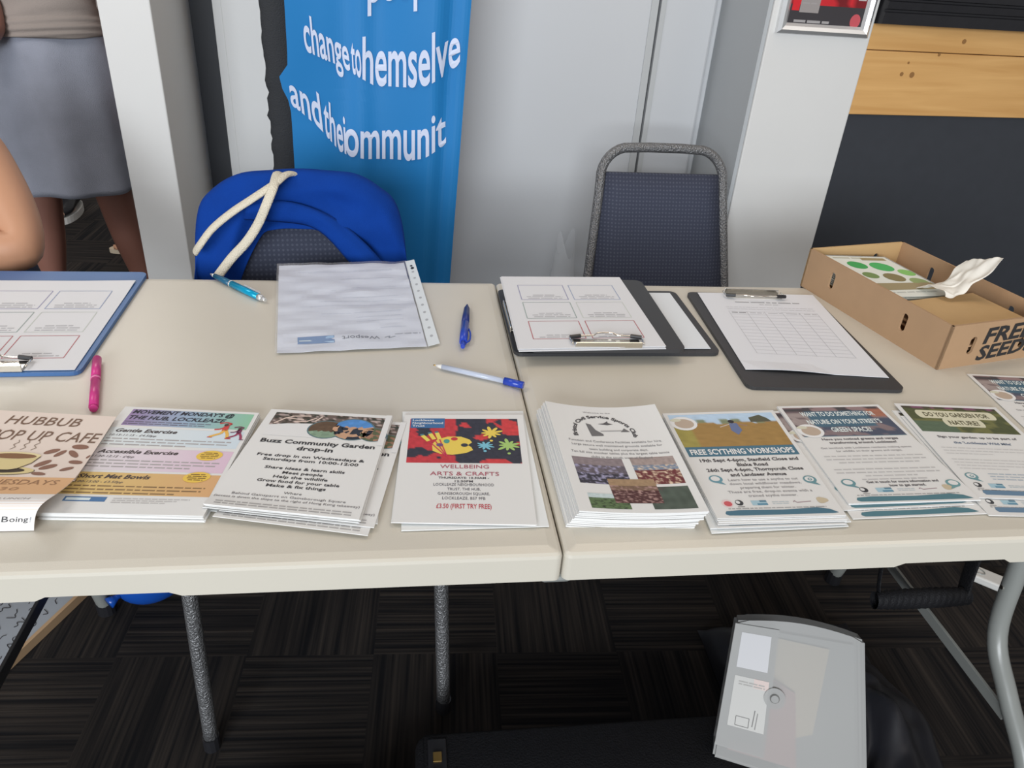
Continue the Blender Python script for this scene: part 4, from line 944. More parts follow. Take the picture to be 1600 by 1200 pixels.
d = (B-A).normalized(); sd = d.cross(Vector((0, 0, 1)))
link('clip', bmtube([A.lerp(B, 0.90)-o.location+Vector((0, 0, 0.007))-sd*0.002, A.lerp(B, 0.62)-o.location+Vector((0, 0, 0.0078))-sd*0.002], 0.0014, 8), 'alu', o)
o, A, B = pen('ballpoint_pen', 'dark blue click pen lying upright left of the middle clipboard', (730, 476), (723, 542), [('tip', 0, 0.1, 0.0012, 0.0040, 'pen_blue_dark'), ('grip', 0.1, 0.48, 0.0046, 0.0064, 'pen_blue_dark'), ('barrel', 0.48, 0.90, 0.0064, 0.0058, 'pen_blue'), ('button', 0.90, 1.0, 0.0036, 0.0032, 'pen_blue')], TZ+0.0068)
d = (B-A).normalized(); sd = d.cross(Vector((0, 0, 1)))
link('clip', bmtube(smooth_path([A.lerp(B, 0.90)-o.location-sd*0.005, A.lerp(B, 0.84)-o.location-sd*0.0095, A.lerp(B, 0.70)-o.location-sd*0.0095, A.lerp(B, 0.60)-o.location-sd*0.0065], 4), 0.0014, 8), 'pen_blue', o)
o, A, B = pen('ballpoint_pen', 'clear ballpoint pen with a blue cap near the table joint', (677, 570), (818, 602), [('tip', 0, 0.03, 0.0006, 0.0012, 'brass'), ('nib', 0.03, 0.10, 0.0014, 0.0034, 'white_rubber'), ('barrel', 0.10, 0.80, 0.0037, 0.0037, 'clear_pen'), ('cap', 0.79, 1.0, 0.0054, 0.0050, 'pen_blue')], TZ+0.0056)
link('ink_tube', bmtube([A.lerp(B, 0.06)-o.location, A.lerp(B, 0.79)-o.location], 0.0017, 8), 'pen_blue', o)
o, A, B = pen('ballpoint_pen', 'pink pen beside the blue clipboard', (152, 557), (146, 639), [('tip', 0, 0.05, 0.0012, 0.0034, 'white_rubber'), ('grip', 0.05, 0.45, 0.0056, 0.0058, 'pink'), ('ring', 0.45, 0.48, 0.0061, 0.0061, mat('pale_pink_ring', (0.75, 0.2, 0.42), 0.4)), ('barrel', 0.48, 0.97, 0.0056, 0.0055, 'pink'), ('button', 0.97, 1.0, 0.005, 0.0046, 'pink')], TZ+0.0062)

# ------------------------------------------------------------------ cardboard box of seeds
BA = on(1250, 446, TZ); BB = on(1463, 578, TZ); e2 = (BB-BA); BL_ = e2.length; e2.normalize(); e1 = Vector((-e2.y, e2.x, 0)); BW, BH = 0.218, 0.074
bx = thing('cardboard_box', 'open brown cardboard box marked for free seeds at the right', 'box', BA, math.atan2(e1.y, e1.x))
# local axes: x = e1 (short side), y = -e2
def holed(L, H, holes, t=0.004):
    bm = bmesh.new(); rings = [[(0, 0), (L, 0), (L, H), (0, H)]]
    for hx, hz, rw, rh in holes:
        rings.append([(hx+rw*math.cos(a), hz+(rh-rw)*(1 if math.sin(a) >= 0 else -1)+rw*math.sin(a)) for a in [2*math.pi*k/20 for k in range(20)]])
    es = []
    for rg in rings:
        vs = [bm.verts.new((x, 0, z)) for x, z in rg]
        es += [bm.edges.new((vs[i], vs[(i+1) % len(vs)])) for i in range(len(vs))]
    bmesh.ops.triangle_fill(bm, use_beauty=True, use_dissolve=False, edges=es)
    r = bmesh.ops.extrude_face_region(bm, geom=bm.faces[:]); bmesh.ops.translate(bm, vec=(0, t, 0), verts=[v for v in r['geom'] if isinstance(v, bmesh.types.BMVert)])
    return bm
def side(name, bm, mtx, m='card'):
    bmesh.ops.transform(bm, matrix=mtx, verts=bm.verts[:]); return link(name, bm, m, bx)
T, RZ_ = Matrix.Translation, lambda a: Matrix.Rotation(R(a), 4, 'Z')
side('long_side', holed(BL_, BH, [(BL_*0.22, 0.040, 0.0062, 0.015), (BL_*0.74, 0.040, 0.0062, 0.015)]), T((0, 0, 0)) @ RZ_(-90))
side('long_side', holed(BL_, BH, [(BL_*0.22, 0.040, 0.0062, 0.015), (BL_*0.74, 0.040, 0.0062, 0.015)]), T((BW, -BL_, 0)) @ RZ_(90))
fs = side('short_side', holed(BW, BH, [(0.055, 0.036, 0.0062, 0.015), (BW-0.055, 0.036, 0.0062, 0.015)]), T((0, -BL_, 0)))
side('short_side', holed(BW, BH, [(0.06, 0.042, 0.0062, 0.013), (BW-0.06, 0.042, 0.0062, 0.013)]), T((BW, 0, 0)) @ RZ_(180), 'card_in')
link('base', bmbox(0.004, -BL_+0.004, 0.0008, BW-0.004, -0.004, 0.004), 'card_in', bx)
def box_text(t, x0, z0, cap, wd, slope, parent):
    vs, ps = glyphs(t, 0.03); a = min(v.x for v in vs); k = wd/(max(v.x for v in vs)-a); bm = bmesh.new()
    bv = [bm.verts.new((x0+(v.x-a)*k+v.y/CAPH*cap*0.08, -BL_-0.0006, z0+v.y/CAPH*cap+(v.x-a)*k*slope)) for v in vs]
    for p in ps: bm.faces.new([bv[i] for i in p])
    link('lettering', bm, 'ink', parent, recalc=False)
box_text('FREE', 0.076, 0.037, 0.0255, 0.098, 0.05, fs); box_text('SEEDS', 0.074, 0.008, 0.0235, 0.118, 0.06, fs)
def inbox(x, y, z): return BA+e1*x+e2*y+Vector((0, 0, z))
# seed leaflets
pg = Page(110, 150, P(210, 204, 190))
pg.bars(10, 10, 80, 4, P(150, 140, 110), 2); pg.rect(56, 8, 100, 18, P(150, 128, 84), layer=2, nx=1, ny=1)
for x, y, r, c in ((32, 38, 15, P(40, 150, 70)), (70, 44, 18, P(52, 164, 80)), (96, 66, 13, P(120, 176, 80)), (60, 84, 16, P(128, 112, 70)), (26, 76, 12, P(110, 130, 70)), (90, 100, 14, P(136, 150, 90))): pg.ellipse(x, y, r, r*0.95, c, 2)
pg.rect(4, 104, 106, 128, P(150, 130, 92), layer=2, nx=1, ny=1); pg.bars(10, 136, 90, 3, P(150, 146, 140), 3); pg.line([(2, 2), (108, 2), (108, 148)], 1.2, P(86, 84, 96), 2)
def sq_(z, ox=0, oy=0): return [inbox(0.022+ox, 0.012+oy, z+0.012), inbox(0.158+ox, 0.024+oy, z+0.004), inbox(0.170+ox, 0.186+oy, z-0.004), inbox(0.030+ox, 0.178+oy, z)]
sd_ = recentre(pg.build('seed_leaflet', quad(sq_(0.052), 110, 150), 0.0012)); tag(sd_, 'leaflet with green and brown circles in the seed box', 'leaflet')
for k in range(1, 12): dup(sd_, 'leaflet in the pile beneath the green-circled leaflet in the box', 0.001*math.sin(k*2.1), 0.001*math.cos(k*3), -0.0036*k, 0.01*math.sin(k*5), 'pile of seed leaflets in the box')
for k, (yy, h, cc) in enumerate(((0.0, 0.048, 0.006), (0.002, 0.038, -0.03), (0.004, 0.028, 0.012), (0.0, 0.018, -0.006), (0.002, 0.008, 0.004))):
    o = link('seed_envelope', bmbox(-0.083, -0.062, 0, 0.083, 0.062, 0.0035, bev=0.001), 'card_in' if k < 1 else 'card'); c_ = inbox(0.112, 0.258+yy, h+0.002); o.location = c_; o.rotation_euler = (R(-0.5), R(0.5 if k % 2 else -0.8), math.atan2(e1.y, e1.x)+cc)
    tag(o, 'flat brown envelope in the near end of the seed box' if k else 'topmost brown envelope in the near end of the seed box', 'envelope', 'brown envelopes in the seed box' if k else None)
bm = bmesh.new()
def tis(u, v):
    x = 0.110+0.078*v+0.008*nz(u*4, v*3, 2); y = 0.150+0.062*u+0.012*nz(u*3, v*4, 6)+0.018*v; z = 0.048+0.020*math.sin(u*2.4)*(1-v)+0.070*v**2.2*(0.8+0.4*u)+0.006*nz(u*7, v*6, 1)
    return inbox(x, y, z)
grid(bm, tis, 16, 20); o = recentre(link('tissue_paper', bm, 'tissue', smooth=True)); solidify(o, 0.0008); subsurf(o, 1); tag(o, 'crumpled white tissue paper standing up in the seed box', 'tissue paper')

# ================================================================== UNDER AND BEHIND THE TABLE
# grey board lying on the carpet
A0, A1 = on(125, 929, 0.02), on(0, 1047, 0.02); d = (A1-A0).normalized(); nrm = Vector((-d.y, d.x, 0))
if nrm.x > 0: nrm = -nrm
P0 = A0-d*0.08
bd = thing('notice_board', 'grey board with scribbled writing and a pale wood edge on the carpet', 'board', P0)
rel = lambda a, b, z: P0+d*a+nrm*b+Vector((0, 0, z-0.02))-bd.location+Vector((0, 0, 0.0))
bd.location = Vector((P0.x, P0.y, 0)); rel = lambda a, b, z: d*a+nrm*b+Vector((0, 0, z))
bm = bmesh.new(); prism(bm, [rel(0, 0.008, 0.001), rel(0.68, 0.008, 0.001), rel(0.68, 0.16, 0.001), rel(0, 0.16, 0.001)], (0, 0, 0.018)); link('board_face', bm, 'whiteboard', bd)
bm = bmesh.new(); prism(bm, [rel(0, 0, 0), rel(0.68, 0, 0), rel(0.68, 0.008, 0), rel(0, 0.008, 0)], (0, 0, 0.0205)); link('edge_strip', bm, 'edge_wood', bd)
rnd = random.Random(5); bm = bmesh.new()
for row in range(5):
    b0 = 0.03+row*0.026; a0 = 0.06
    for wd in range(9):
        pts = [rel(a0+k*0.006, b0+rnd.uniform(-0.009, 0.009), 0.0195) for k in range(rnd.randint(3, 6))]; a0 += len(pts)*0.006+0.014
        tube(bm, smooth_path(pts, 3), 0.0007, 5)
link('handwriting', bm, 'ink', bd)
# balloon
bl_ = thing('balloon', 'blue balloon lying on the carpet under the table', 'balloon', (-0.690, 0.705, 0))
bm = bmesh.new()
ax = Vector((-0.45, -0.55, -0.10)).normalized()
def bal(u, v):
    t = v*math.pi; r = 0.070*math.sin(t)*(1.0 if v < 0.5 else 1-0.12*(v-0.5)*2); a = u*2*math.pi
    x = ax.cross(Vector((0, 0, 1))).normalized(); y = ax.cross(x)
    return Vector((0.0, 0, 0.0705))-ax*(0.080*math.cos(t))*1.0+(x*math.cos(a)+y*math.sin(a))*r
grid(bm, bal, 28, 20, close_u=True); bmesh.ops.remove_doubles(bm, verts=bm.verts[:], dist=0.0005); link('balloon_body', bm, 'balloon', bl_, smooth=True)
kp = Vector((0, 0, 0.0705))+ax*0.081
link('knot', bmtube([kp-ax*0.006, kp+ax*0.004, kp+ax*0.010, kp+ax*0.022], [0.008, 0.006, 0.009, 0.013], 10), 'balloon', bl_, smooth=True)
# black case with brass clasp
cs = thing('black_case', 'black fabric case with a small brass clasp at the bottom edge', 'case', (0.13, 0.13, 0))
bm = bmbox(-0.275, -0.125, 0, 0.33, 0.125, 0.112, bev=0.022, seg=4); link('case_body', bm, 'black_cloth', cs, smooth=True)
bm = bmbox(-0.262, -0.112, 0.1115, 0.317, 0.112, 0.1195, bev=0.006, seg=2); link('lid', bm, 'black_cloth', cs, smooth=True)
bm = bmesh.new(); box(bm, -0.255, -0.03, 0.1185, -0.225, 0.10, 0.1225, bev=0.0015); o = link('strap', bm, 'black_plastic', cs)
bm = bmesh.new(); box(bm, -0.247, 0.058, 0.1225, -0.233, 0.075, 0.1255, bev=0.001); tube(bm, [(-0.246, 0.045, 0.124), (-0.240, 0.030, 0.125), (-0.234, 0.045, 0.124), (-0.241, 0.035, 0.124)], 0.0018, 6); link('clasp', bm, 'brass', o)
# small black pouch to its left
po = bmesh.new(); box(po, -0.235, -0.01, 0, -0.152, 0.215, 0.082, bev=0.02, seg=4); o = recentre(link('black_pouch', po, 'black_cloth', smooth=True)); tag(o, 'small black pouch left of the brass-clasped case', 'pouch')
po = bmesh.new(); box(po, -0.43, -0.06, 0, -0.245, 0.145, 0.075, bev=0.02, seg=4); o = recentre(link('black_pouch', po, 'black_cloth', smooth=True)); tag(o, 'black pouch at the bottom edge, leftmost of the black bags', 'pouch')
# black jacket heap
bm = bmesh.new()
def heap(u, v):
    x = 0.465+0.345*u; y = 0.0+0.53*v
    e = max(0, math.sin(u*math.pi))**0.45*max(0, math.sin(v*math.pi))**0.45
    sh = 1-0.35*max(0, (u+v-1.05))
    z = e*sh*(0.098+0.034*nz(u*3, v*3, 4)+0.045*abs(nz(u*5+v*3, v*5-u*2, 2))+0.016*math.sin(u*19+v*7+3*nz(u*2, v*2))+0.05*max(0, nz(u*7, v*7, 12))*v)
    x += 0.05*nz(v*3, 1, 7)*(1 if u > 0.5 else 0.3); y += 0.04*nz(u*4, 2, 9)
    return Vector((x, y, max(0.002, z)))
grid(bm, heap, 48, 48); bmesh.ops.create_grid  # heap of cloth closed underneath
o = recentre(link('black_jacket', bm, mat('black_jacket_cloth', (0.014, 0.014, 0.018), 0.5, spec=0.4), smooth=True)); tag(o, 'crumpled black jacket heaped on the carpet behind the file box', 'jacket')
# file box
zb = 0.1215
BLp, BRp = on(1113, 1183, zb), on(1356, 1258, zb); ex = (BRp-BLp).normalized(); bk_ = Vector((-ex.y, ex.x, 0)); tilt = R(31)
upv = Vector((0, 0, 1))*math.cos(tilt)+bk_*math.sin(tilt); nv = ex.cross(upv)
def onplane(px, py):
    dd_ = ray(px, py); t = (BLp-CAM).dot(nv)/dd_.dot(nv); p = CAM+dd_*t-BLp; return p.dot(ex), p.dot(upv)
tl, tr, br2 = onplane(1150, 970), onplane(1352, 1002), onplane(1356, 1258)
FW, FH = (br2[0]+tr[0]-tl[0])/2+0.0, (tl[1]+tr[1])/2
fb = thing('file_box', 'frosted plastic file box with a white sticker leaning on black bags', 'file box', BLp)
fb.rotation_euler = Matrix((ex, upv, nv)).transposed().to_euler()
DEP = 0.042
x0, x1 = 0.0, br2[0]; y1l, y1r = tl[1], tr[1]
def front(u, v): return (x0+(tl[0]-x0)*v)*(1-u)+(x1+(tr[0]-x1)*v)*u, (y1l*(1-u)+y1r*u)*v
bm = bmesh.new()
def shell(u, v):
    X, Y = front(u, 1.0 if v > 1 else v); return X, Y
pts = [front(0, 0), front(1, 0)]+[(front(1-k/10, 1)[0], front(1-k/10, 1)[1]+0.012*math.sin(k/10*math.pi)) for k in range(11)]
prism(bm, [(x, y, 0) for x, y in pts], (0, 0, -DEP)); bmesh.ops.bevel(bm, geom=bm.edges[:], offset=0.004, segments=2, affect='EDGES')
link('box_shell', bm, 'polyprop', fb)
bm = bmesh.new(); pl_ = [front(0.0, 0.10), front(0.33, 0.10), front(0.345, 0.985), front(0.0, 0.985)]
prism(bm, [(x, y, 0.0012) for x, y in pl_], (0, 0, 0.001)); link('flap', bm, 'polyprop', fb)
cx, cy = front(0.36, 0.52); bm = bmesh.new(); tube(bm, [(cx, cy, 0.0), (cx, cy, 0.004)], 0.017, 24); tube(bm, [(cx, cy, 0.004), (cx, cy, 0.007)], [0.008, 0.006], 16); link('closure_button', bm, 'polyprop', fb)
def sticker(u0, v0, u1, v1, pg):
    c_ = [front(u0, v1), front(u1, v1), front(u1, v0), front(u0, v0)]
    f_ = quad([Vector((x, y, 0.0024)) for x, y in c_], pg.w, pg.h, up=Vector((0, 0, 1))); return pg.build('sticker', f_, 0.0003, fb, 2, 2)
sticker(0.06, 0.68, 0.29, 0.93, Page(60, 60, S(205, 204, 206)))
pg = Page(60, 100, S(198, 196, 192)); pg.rect(34, 0, 60, 18, S(214, 196, 190), layer=1, nx=1, ny=1)
for k in range(2): pg.bars(8, 10+k*5, 54, 2.4, S(150, 146, 142), k)
pg.frame(12, 78, 34, 96, 1.2, S(120, 118, 116)); pg.line([(42, 60), (40, 92)], 1.6, S(120, 118, 116)); pg.line([(47, 64), (45, 96)], 1.6, S(140, 138, 136))
sticker(0.06, 0.26, 0.31, 0.62, pg)
# papers inside: faint pink and cream sheets
for nm, pts_, zz, mm, lb in (('pink_paper', ((0.10, 0.05), (0.56, 0.05), (0.52, 0.55), (0.14, 0.70)), -0.022, mat('pink_paper', (0.62, 0.30, 0.28), 0.7), 'pink paper showing dimly inside the frosted file box'),
                             ('cream_paper', ((0.16, 0.05), (0.66, 0.30), (0.76, 0.88), (0.20, 0.90)), -0.029, mat('cream_paper', (0.80, 0.66, 0.46), 0.7), 'cream paper showing dimly inside the frosted file box'),
                             ('grey_card', ((0.05, 0.03), (0.95, 0.03), (0.95, 0.93), (0.05, 0.93)), -0.034, mat('grey_card', (0.36, 0.37, 0.36), 0.7), 'grey card at the back inside the frosted file box')):
    bm = bmesh.new(); prism(bm, [(*front(*q_), zz) for q_ in pts_], (0, 0, -0.002)); o = link(nm, bm, mm); o.location = BLp; o.rotation_euler = fb.rotation_euler; tag(o, lb, 'paper sheet')
# webbing bag hooked over the crossbar
wb = thing('shoulder_bag', 'black webbing bag hung from the table crossbar at right', 'bag', (0.83, 0.40, 0))
bx_ = 0.83
for k in range(60):
    if atx(1437, 936, bx_).z > 0.236: break
    bx_ -= 0.005
bm_ = atx(1437, 936, bx_); L0, L1 = aty(1366, 938, bm_.y), aty(1510, 936, bm_.y)
yb_, zb_ = L0.y, L0.z
bm = bmesh.new(); mid = (L0+L1)/2
def roll(u, v):
    a = u*2*math.pi; t = -0.5+v; r = 0.021*(1-0.35*abs(t)**3*8*0.5)+0.0012*math.sin(v*95+a*2); return Vector((L0.x+(L1.x-L0.x)*v-0.83, yb_-0.40+r*math.cos(a)*0.8, zb_+r*math.sin(a)))
grid(bm, roll, 16, 60, close_u=True); link('bag_body', bm, 'black_cloth', wb, smooth=True)
for xx, lean, wd in ((L0.x+0.008, -0.002, 0.006), (L1.x-0.012, 0.028, 0.017)):
    bm = bmesh.new(); pts = smooth_path([(xx-0.83, yb_-0.40, zb_), (xx-0.83+lean*0.6, yb_-0.40+0.03, zb_+0.10), (xx-0.83+lean*1.5, yb_-0.40+0.07, 0.7235)], 6); tube(bm, pts, wd, 10, flat=0.25, up=Vector((1, 0, 0)) if False else None); link('strap', bm, 'black_cloth', wb, smooth=True)
wp_ = on(1545, 905, 0.01)
o = link('plastic_clip', bmbox(-0.05, -0.022, 0, 0.05, 0.022, 0.02, bev=0.004), 'white_rubber'); o.location = (wp_.x, wp_.y, 0); o.rotation_euler = (0, 0, R(-42)); tag(o, 'small white plastic clip on the carpet behind the right table leg', 'clip')
bm = bmesh.new(); tube(bm, smooth_path([(-0.04, -0.008, 0.0205), (-0.02, -0.008, 0.0205), (-0.012, 0, 0.0205), (-0.02, 0.008, 0.0205), (-0.04, 0.008, 0.0205)], 4), 0.0016, 6); link('groove', bm, 'leg', o)
# clear plastic sack by the door
sk = aty(884, 400, 1.40)
bm = bmesh.new()
def sack(u, v):
    a = u*2*math.pi; z = (sk.z+0.03)*v; r = 0.085*(1-0.55*v**2)*(1+0.12*nz(math.cos(a)*2, math.sin(a)*2, v*4)); h_ = 0.020*math.sin(a*2+0.6)*v**6*2
    return Vector((sk.x+r*math.cos(a)*0.8*(1-0.2*v), 1.42+r*math.sin(a)*0.7, z+h_))
grid(bm, sack, 24, 24, close_u=True); o = recentre(link('plastic_sack', bm, 'clear', smooth=True)); tag(o, 'crumpled clear plastic sack by the door beside the right chair', 'plastic bag')

# ================================================================== PEOPLE
def skin_mesh(name, chains, m, parent, lvl=2):
    "one continuous skinned surface: chains of (point, radius); a chain starts on an existing point to join it"
    verts, rad, edges, idx = [], [], [], {}
    def vid(p, r):
        k = tuple(round(c, 5) for c in p)
        if k not in idx: idx[k] = len(verts); verts.append(Vector(p)); rad.append(r)
        return idx[k]
    for ch in chains:
        ids = [vid(p, r) for p, r in ch]
        edges += [(a, b) for a, b in zip(ids, ids[1:]) if a != b]
    me = bpy.data.meshes.new(name); me.from_pydata([tuple(v) for v in verts], edges, []); me.materials.append(M[m])
    o = bpy.data.objects.new(name, me); col.objects.link(o)
    sk_ = o.modifiers.new('skin', 'SKIN'); sk_.use_smooth_shade = True
    for i, r in enumerate(rad):
        sv = me.skin_vertices[0].data[i]; sv.radius = r if isinstance(r, tuple) else (r, r); sv.use_root = (i == 0)
    subsurf(o, lvl)
    if parent: world_child(o, parent)
    return o
def loft(name, rings, m, parent, n=40, wave=None, thick=0.003):
    bm = bmesh.new()
    def f(u, v):
        i = v*(len(rings)-1); a = min(int(i), len(rings)-2); t = i-a; t2 = t
        r = [p+(q-p)*t2 for p, q in zip(rings[a], rings[a+1])]; an = u*2*math.pi; k = wave(an, v) if wave else 0
        return Vector((r[0]+(r[3]+k)*math.cos(an), r[1]+(r[4]+k)*math.sin(an), r[2]))
    grid(bm, f, n, (len(rings)-1)*6, close_u=True)
    o = link(name, bm, m, None, smooth=True); solidify(o, thick); world_child(o, parent); return o
V = lambda *a: Vector(a)
def hand_chains(wrist, palm, side_dir, fwd, curl):
    "five unequal, bent fingers rooted in the palm, thumb from its side"
    out = []; f = Vector(fwd).normalized(); s = Vector(side_dir).normalized(); c = Vector(curl).normalized()
    for k, (off, ln_) in enumerate(((0.030, 0.070), (0.010, 0.078), (-0.010, 0.073), (-0.029, 0.058))):
        b0 = palm+s*off+f*0.035
        out.append([(palm, 0.019), (b0, 0.0095), (b0+f*ln_*0.45+c*0.004, 0.0088), (b0+f*ln_*0.75+c*0.018, 0.0082), (b0+f*ln_*0.92+c*0.034, 0.0068)])
    t0 = palm+s*0.030-f*0.012
    out.append([(palm, 0.019), (t0, 0.0115), (t0+s*0.018+f*0.026+c*0.006, 0.0098), (t0+s*0.024+f*0.050+c*0.014, 0.0082)])
    return out
def head(parent, c, facing, skin, hair):
    f = Vector(facing).normalized(); r = Vector((f.y, -f.x, 0)); u = Vector((0, 0, 1)); bm = bmesh.new()
    def hd(a, v):
        t = v*math.pi; an = a*2*math.pi; z = 0.118*math.cos(t); rr = math.sin(t)**0.8
        jaw = 1-0.28*max(0, -z/0.118)**1.5; fx = math.cos(an)*0.092*rr*jaw; sx = math.sin(an)*0.074*rr*jaw
        nose = 0.022*math.exp(-((an if an < math.pi else an-2*math.pi)/0.16)**2)*math.exp(-((z+0.022)/0.022)**2)
        brow = 0.005*math.exp(-((z-0.02)/0.012)**2)*max(0, math.cos(an)); lip = 0.006*math.exp(-((z+0.062)/0.010)**2)*math.exp(-((an if an < math.pi else an-2*math.pi)/0.3)**2)
        return c+f*(fx+nose+brow+lip)+r*sx+u*z
    grid(bm, hd, 48, 32, close_u=True)
    for s in (-1, 1):
        e = c+r*s*0.074-f*0.008-u*0.005; tube(bm, smooth_path([e+u*0.028, e+r*s*0.014+u*0.02-f*0.008, e+r*s*0.014-u*0.012-f*0.006, e-u*0.03], 4), 0.006, 8)
    bmesh.ops.remove_doubles(bm, verts=bm.verts[:], dist=0.0004)
    world_child(link('head', bm, skin, None, smooth=True), parent)
    bm = bmesh.new()
    for s in (-1, 1):
        e = c+f*0.0795+r*s*0.030+u*0.004; bm = bmesh.new()
        bmesh.ops.create_uvsphere(bm, u_segments=14, v_segments=10, radius=0.0115, matrix=Matrix.Translation(e))
        ey = world_child(link('eye', bm, 'eye', None, smooth=True), parent)
        bm = bmesh.new(); bmesh.ops.create_uvsphere(bm, u_segments=12, v_segments=8, radius=0.0062, matrix=Matrix.Translation(e+f*0.0065))
        world_child(link('iris', bm, 'hair', None, smooth=True), parent)
    bm = bmesh.new()
    def hr(a, v):
        t = v*math.pi*0.62; an = a*2*math.pi; fr_ = max(0, math.cos(an)); z = 0.128*math.cos(t*(1-0.42*fr_)); rr = math.sin(t*(1-0.42*fr_))**0.8
        return c+f*(math.cos(an)*0.102*rr-0.004)+r*math.sin(an)*0.086*rr+u*(z+0.004*nz(an*3, v*6))
    grid(bm, hr, 40, 20, close_u=True); o = link('hair', bm, hair, None, smooth=True); solidify(o, 0.006); world_child(o, parent)

# --- standing woman
wm = thing('person', 'standing person in a taupe top and grey-blue skirt beyond the left pillar', 'person', (-1.19, 2.0, 0))
hx, hy = -1.19, 2.0
lk, rk = aty(72, 330, 2.0), aty(172, 300, 2.0); la, ra = aty(82, 425, 2.0), aty(222, 420, 2.0)
lf = lk+(la-lk)*1.62; rf = rk+(ra-rk)*1.52
pel = V(hx, hy, 0.92); chest = V(hx, hy+0.01, 1.25); neck = V(hx, hy, 1.42)
ls, rs = V(hx-0.17, hy, 1.36), V(hx+0.17, hy, 1.36); lel, lw_ = aty(-10, 52, 1.85), aty(-80, 50, 1.72); rel_, rw = V(hx+0.235, hy+0.03, 1.10), V(hx+0.25, hy-0.01, 0.86)
lpm, rpm = lw_+V(-0.05, -0.05, -0.02), rw+V(0.0, -0.01, -0.07)
body = [[(pel, (0.14, 0.11)), (V(hx, hy, 1.06), (0.115, 0.09)), (chest, (0.13, 0.10)), (neck, 0.055), (V(hx, hy-0.01, 1.50), 0.05), (V(hx, hy-0.015, 1.56), 0.055)],
        [(chest, 0.13), (ls, 0.055), (lel, 0.041), (lw_, 0.027), (lpm, 0.019)], [(chest, 0.13), (rs, 0.055), (rel_, 0.041), (rw, 0.027), (rpm, 0.019)]]
for kx, ax_, fx_, dx in ((lk, la, lf, -0.02), (rk, ra, rf, 0.02)):
    hip = V(hx+(-0.09 if kx is lk else 0.09), hy, 0.80)
    body.append([(pel, 0.13), (hip, 0.088), (kx+V(0, 0, 0.06), 0.060), (kx+(ax_-kx)*0.55, 0.053), (ax_, 0.043), (V(fx_.x, fx_.y, 0.075), 0.032), (V(fx_.x+dx, fx_.y-0.09, 0.032), 0.030), (V(fx_.x+dx*2, fx_.y-0.15, 0.024), 0.022)])
body += hand_chains(lw_, lpm, (1, 0, 0.2), (-0.3, -0.8, -0.3), (0.5, 0.2, -0.6)); body += hand_chains(rw, rpm, (0, -1, 0), (0, -0.1, -1), (-1, 0, 0))
skin_mesh('body', body, 'skin_pink', wm)
head(wm, V(hx, hy-0.03, 1.63), (0.2, -1, 0), 'skin_pink', 'hair')
loft('skirt', [(hx-0.005, hy, 0.502, 0.205, 0.165), (hx, hy, 0.60, 0.197, 0.16), (hx, hy, 0.76, 0.188, 0.155), (hx, hy, 0.88, 0.172, 0.14), (hx, hy, 0.960, 0.158, 0.125)], 'skirt', wm, 64, lambda a, v: 0.009*(1-v)*math.sin(a*9+1.0)+0.004*math.sin(a*5+v*3))
loft('top', [(hx, hy, 0.942, 0.172, 0.140), (hx, hy, 0.97, 0.170, 0.138), (hx, hy, 1.0, 0.156, 0.122), (hx, hy, 1.08, 0.148, 0.112), (hx, hy, 1.2, 0.158, 0.118), (hx, hy, 1.32, 0.165, 0.11), (hx, hy, 1.40, 0.13, 0.09), (hx, hy, 1.44, 0.08, 0.07)], 'taupe', wm, 48, lambda a, v: 0.003*math.sin(v*70+3*math.sin(a*2))*(1 if v < 0.5 else 0.3))
# --- seated person whose arm leans by the blue clipboard
sx, sy_ = -1.145, 1.10
st = thing('person', 'seated person in a navy top, bare arm leaning beside the blue clipboard', 'person', (sx, sy_, 0))
sh1, el1 = aty(-52, 222, 0.93), aty(44, 398, 0.775)
el1.z = max(el1.z, 0.735); fo1 = V(-0.93, 0.755, 0.768); wr1 = V(-1.06, 0.735, 0.79)
sh2, el2, wr2 = V(2*sx-sh1.x, 0.96, sh1.z), V(-1.46, 0.80, 0.785), V(-1.24, 0.72, 0.79)
pel = V(sx, sy_+0.03, 0.53); chest = V(sx, sy_-0.07, 0.90); neck = V(sx, sy_-0.12, 1.06)
pm1, pm2 = wr1+V(-0.065, -0.02, 0.0), wr2+V(0.0, -0.06, -0.005)
body = [[(pel, (0.15, 0.12)), (V(sx, sy_, 0.72), (0.125, 0.10)), (chest, (0.13, 0.10)), (neck, 0.055), (V(sx, sy_-0.15, 1.13), 0.05), (V(sx, sy_-0.16, 1.18), 0.055)],
        [(chest, 0.13), (sh1, 0.060), (sh1.lerp(el1, 0.5)+V(0.004, 0, 0), 0.054), (el1, 0.046), (fo1, 0.043), (wr1, 0.028), (pm1, 0.020)],
        [(chest, 0.13), (sh2, 0.056), (el2, 0.043), (wr2+V(-0.1, 0.02, 0), 0.036), (wr2, 0.028), (pm2, 0.020)]]
for s in (-1, 1):
    body.append([(pel, 0.14), (V(sx+s*0.10, sy_-0.04, 0.53), 0.085), (V(sx+s*0.12, sy_-0.42, 0.53), 0.062), (V(sx+s*0.12, sy_-0.36, 0.28), 0.052), (V(sx+s*0.12, sy_-0.27, 0.08), 0.034), (V(sx+s*0.13, sy_-0.39, 0.032), 0.030)])
body += hand_chains(wr1, pm1, (0, -0.5, 0.8), (-1, -0.2, 0), (0, 0.5, -0.5)); body += hand_chains(wr2, pm2, (-1, 0, 0), (0, -1, 0), (0, 0, -1))
skin_mesh('body', body, 'skin_tan', st)
head(st, V(sx, sy_-0.19, 1.25), (0.3, -1, 0), 'skin_tan', 'hair')
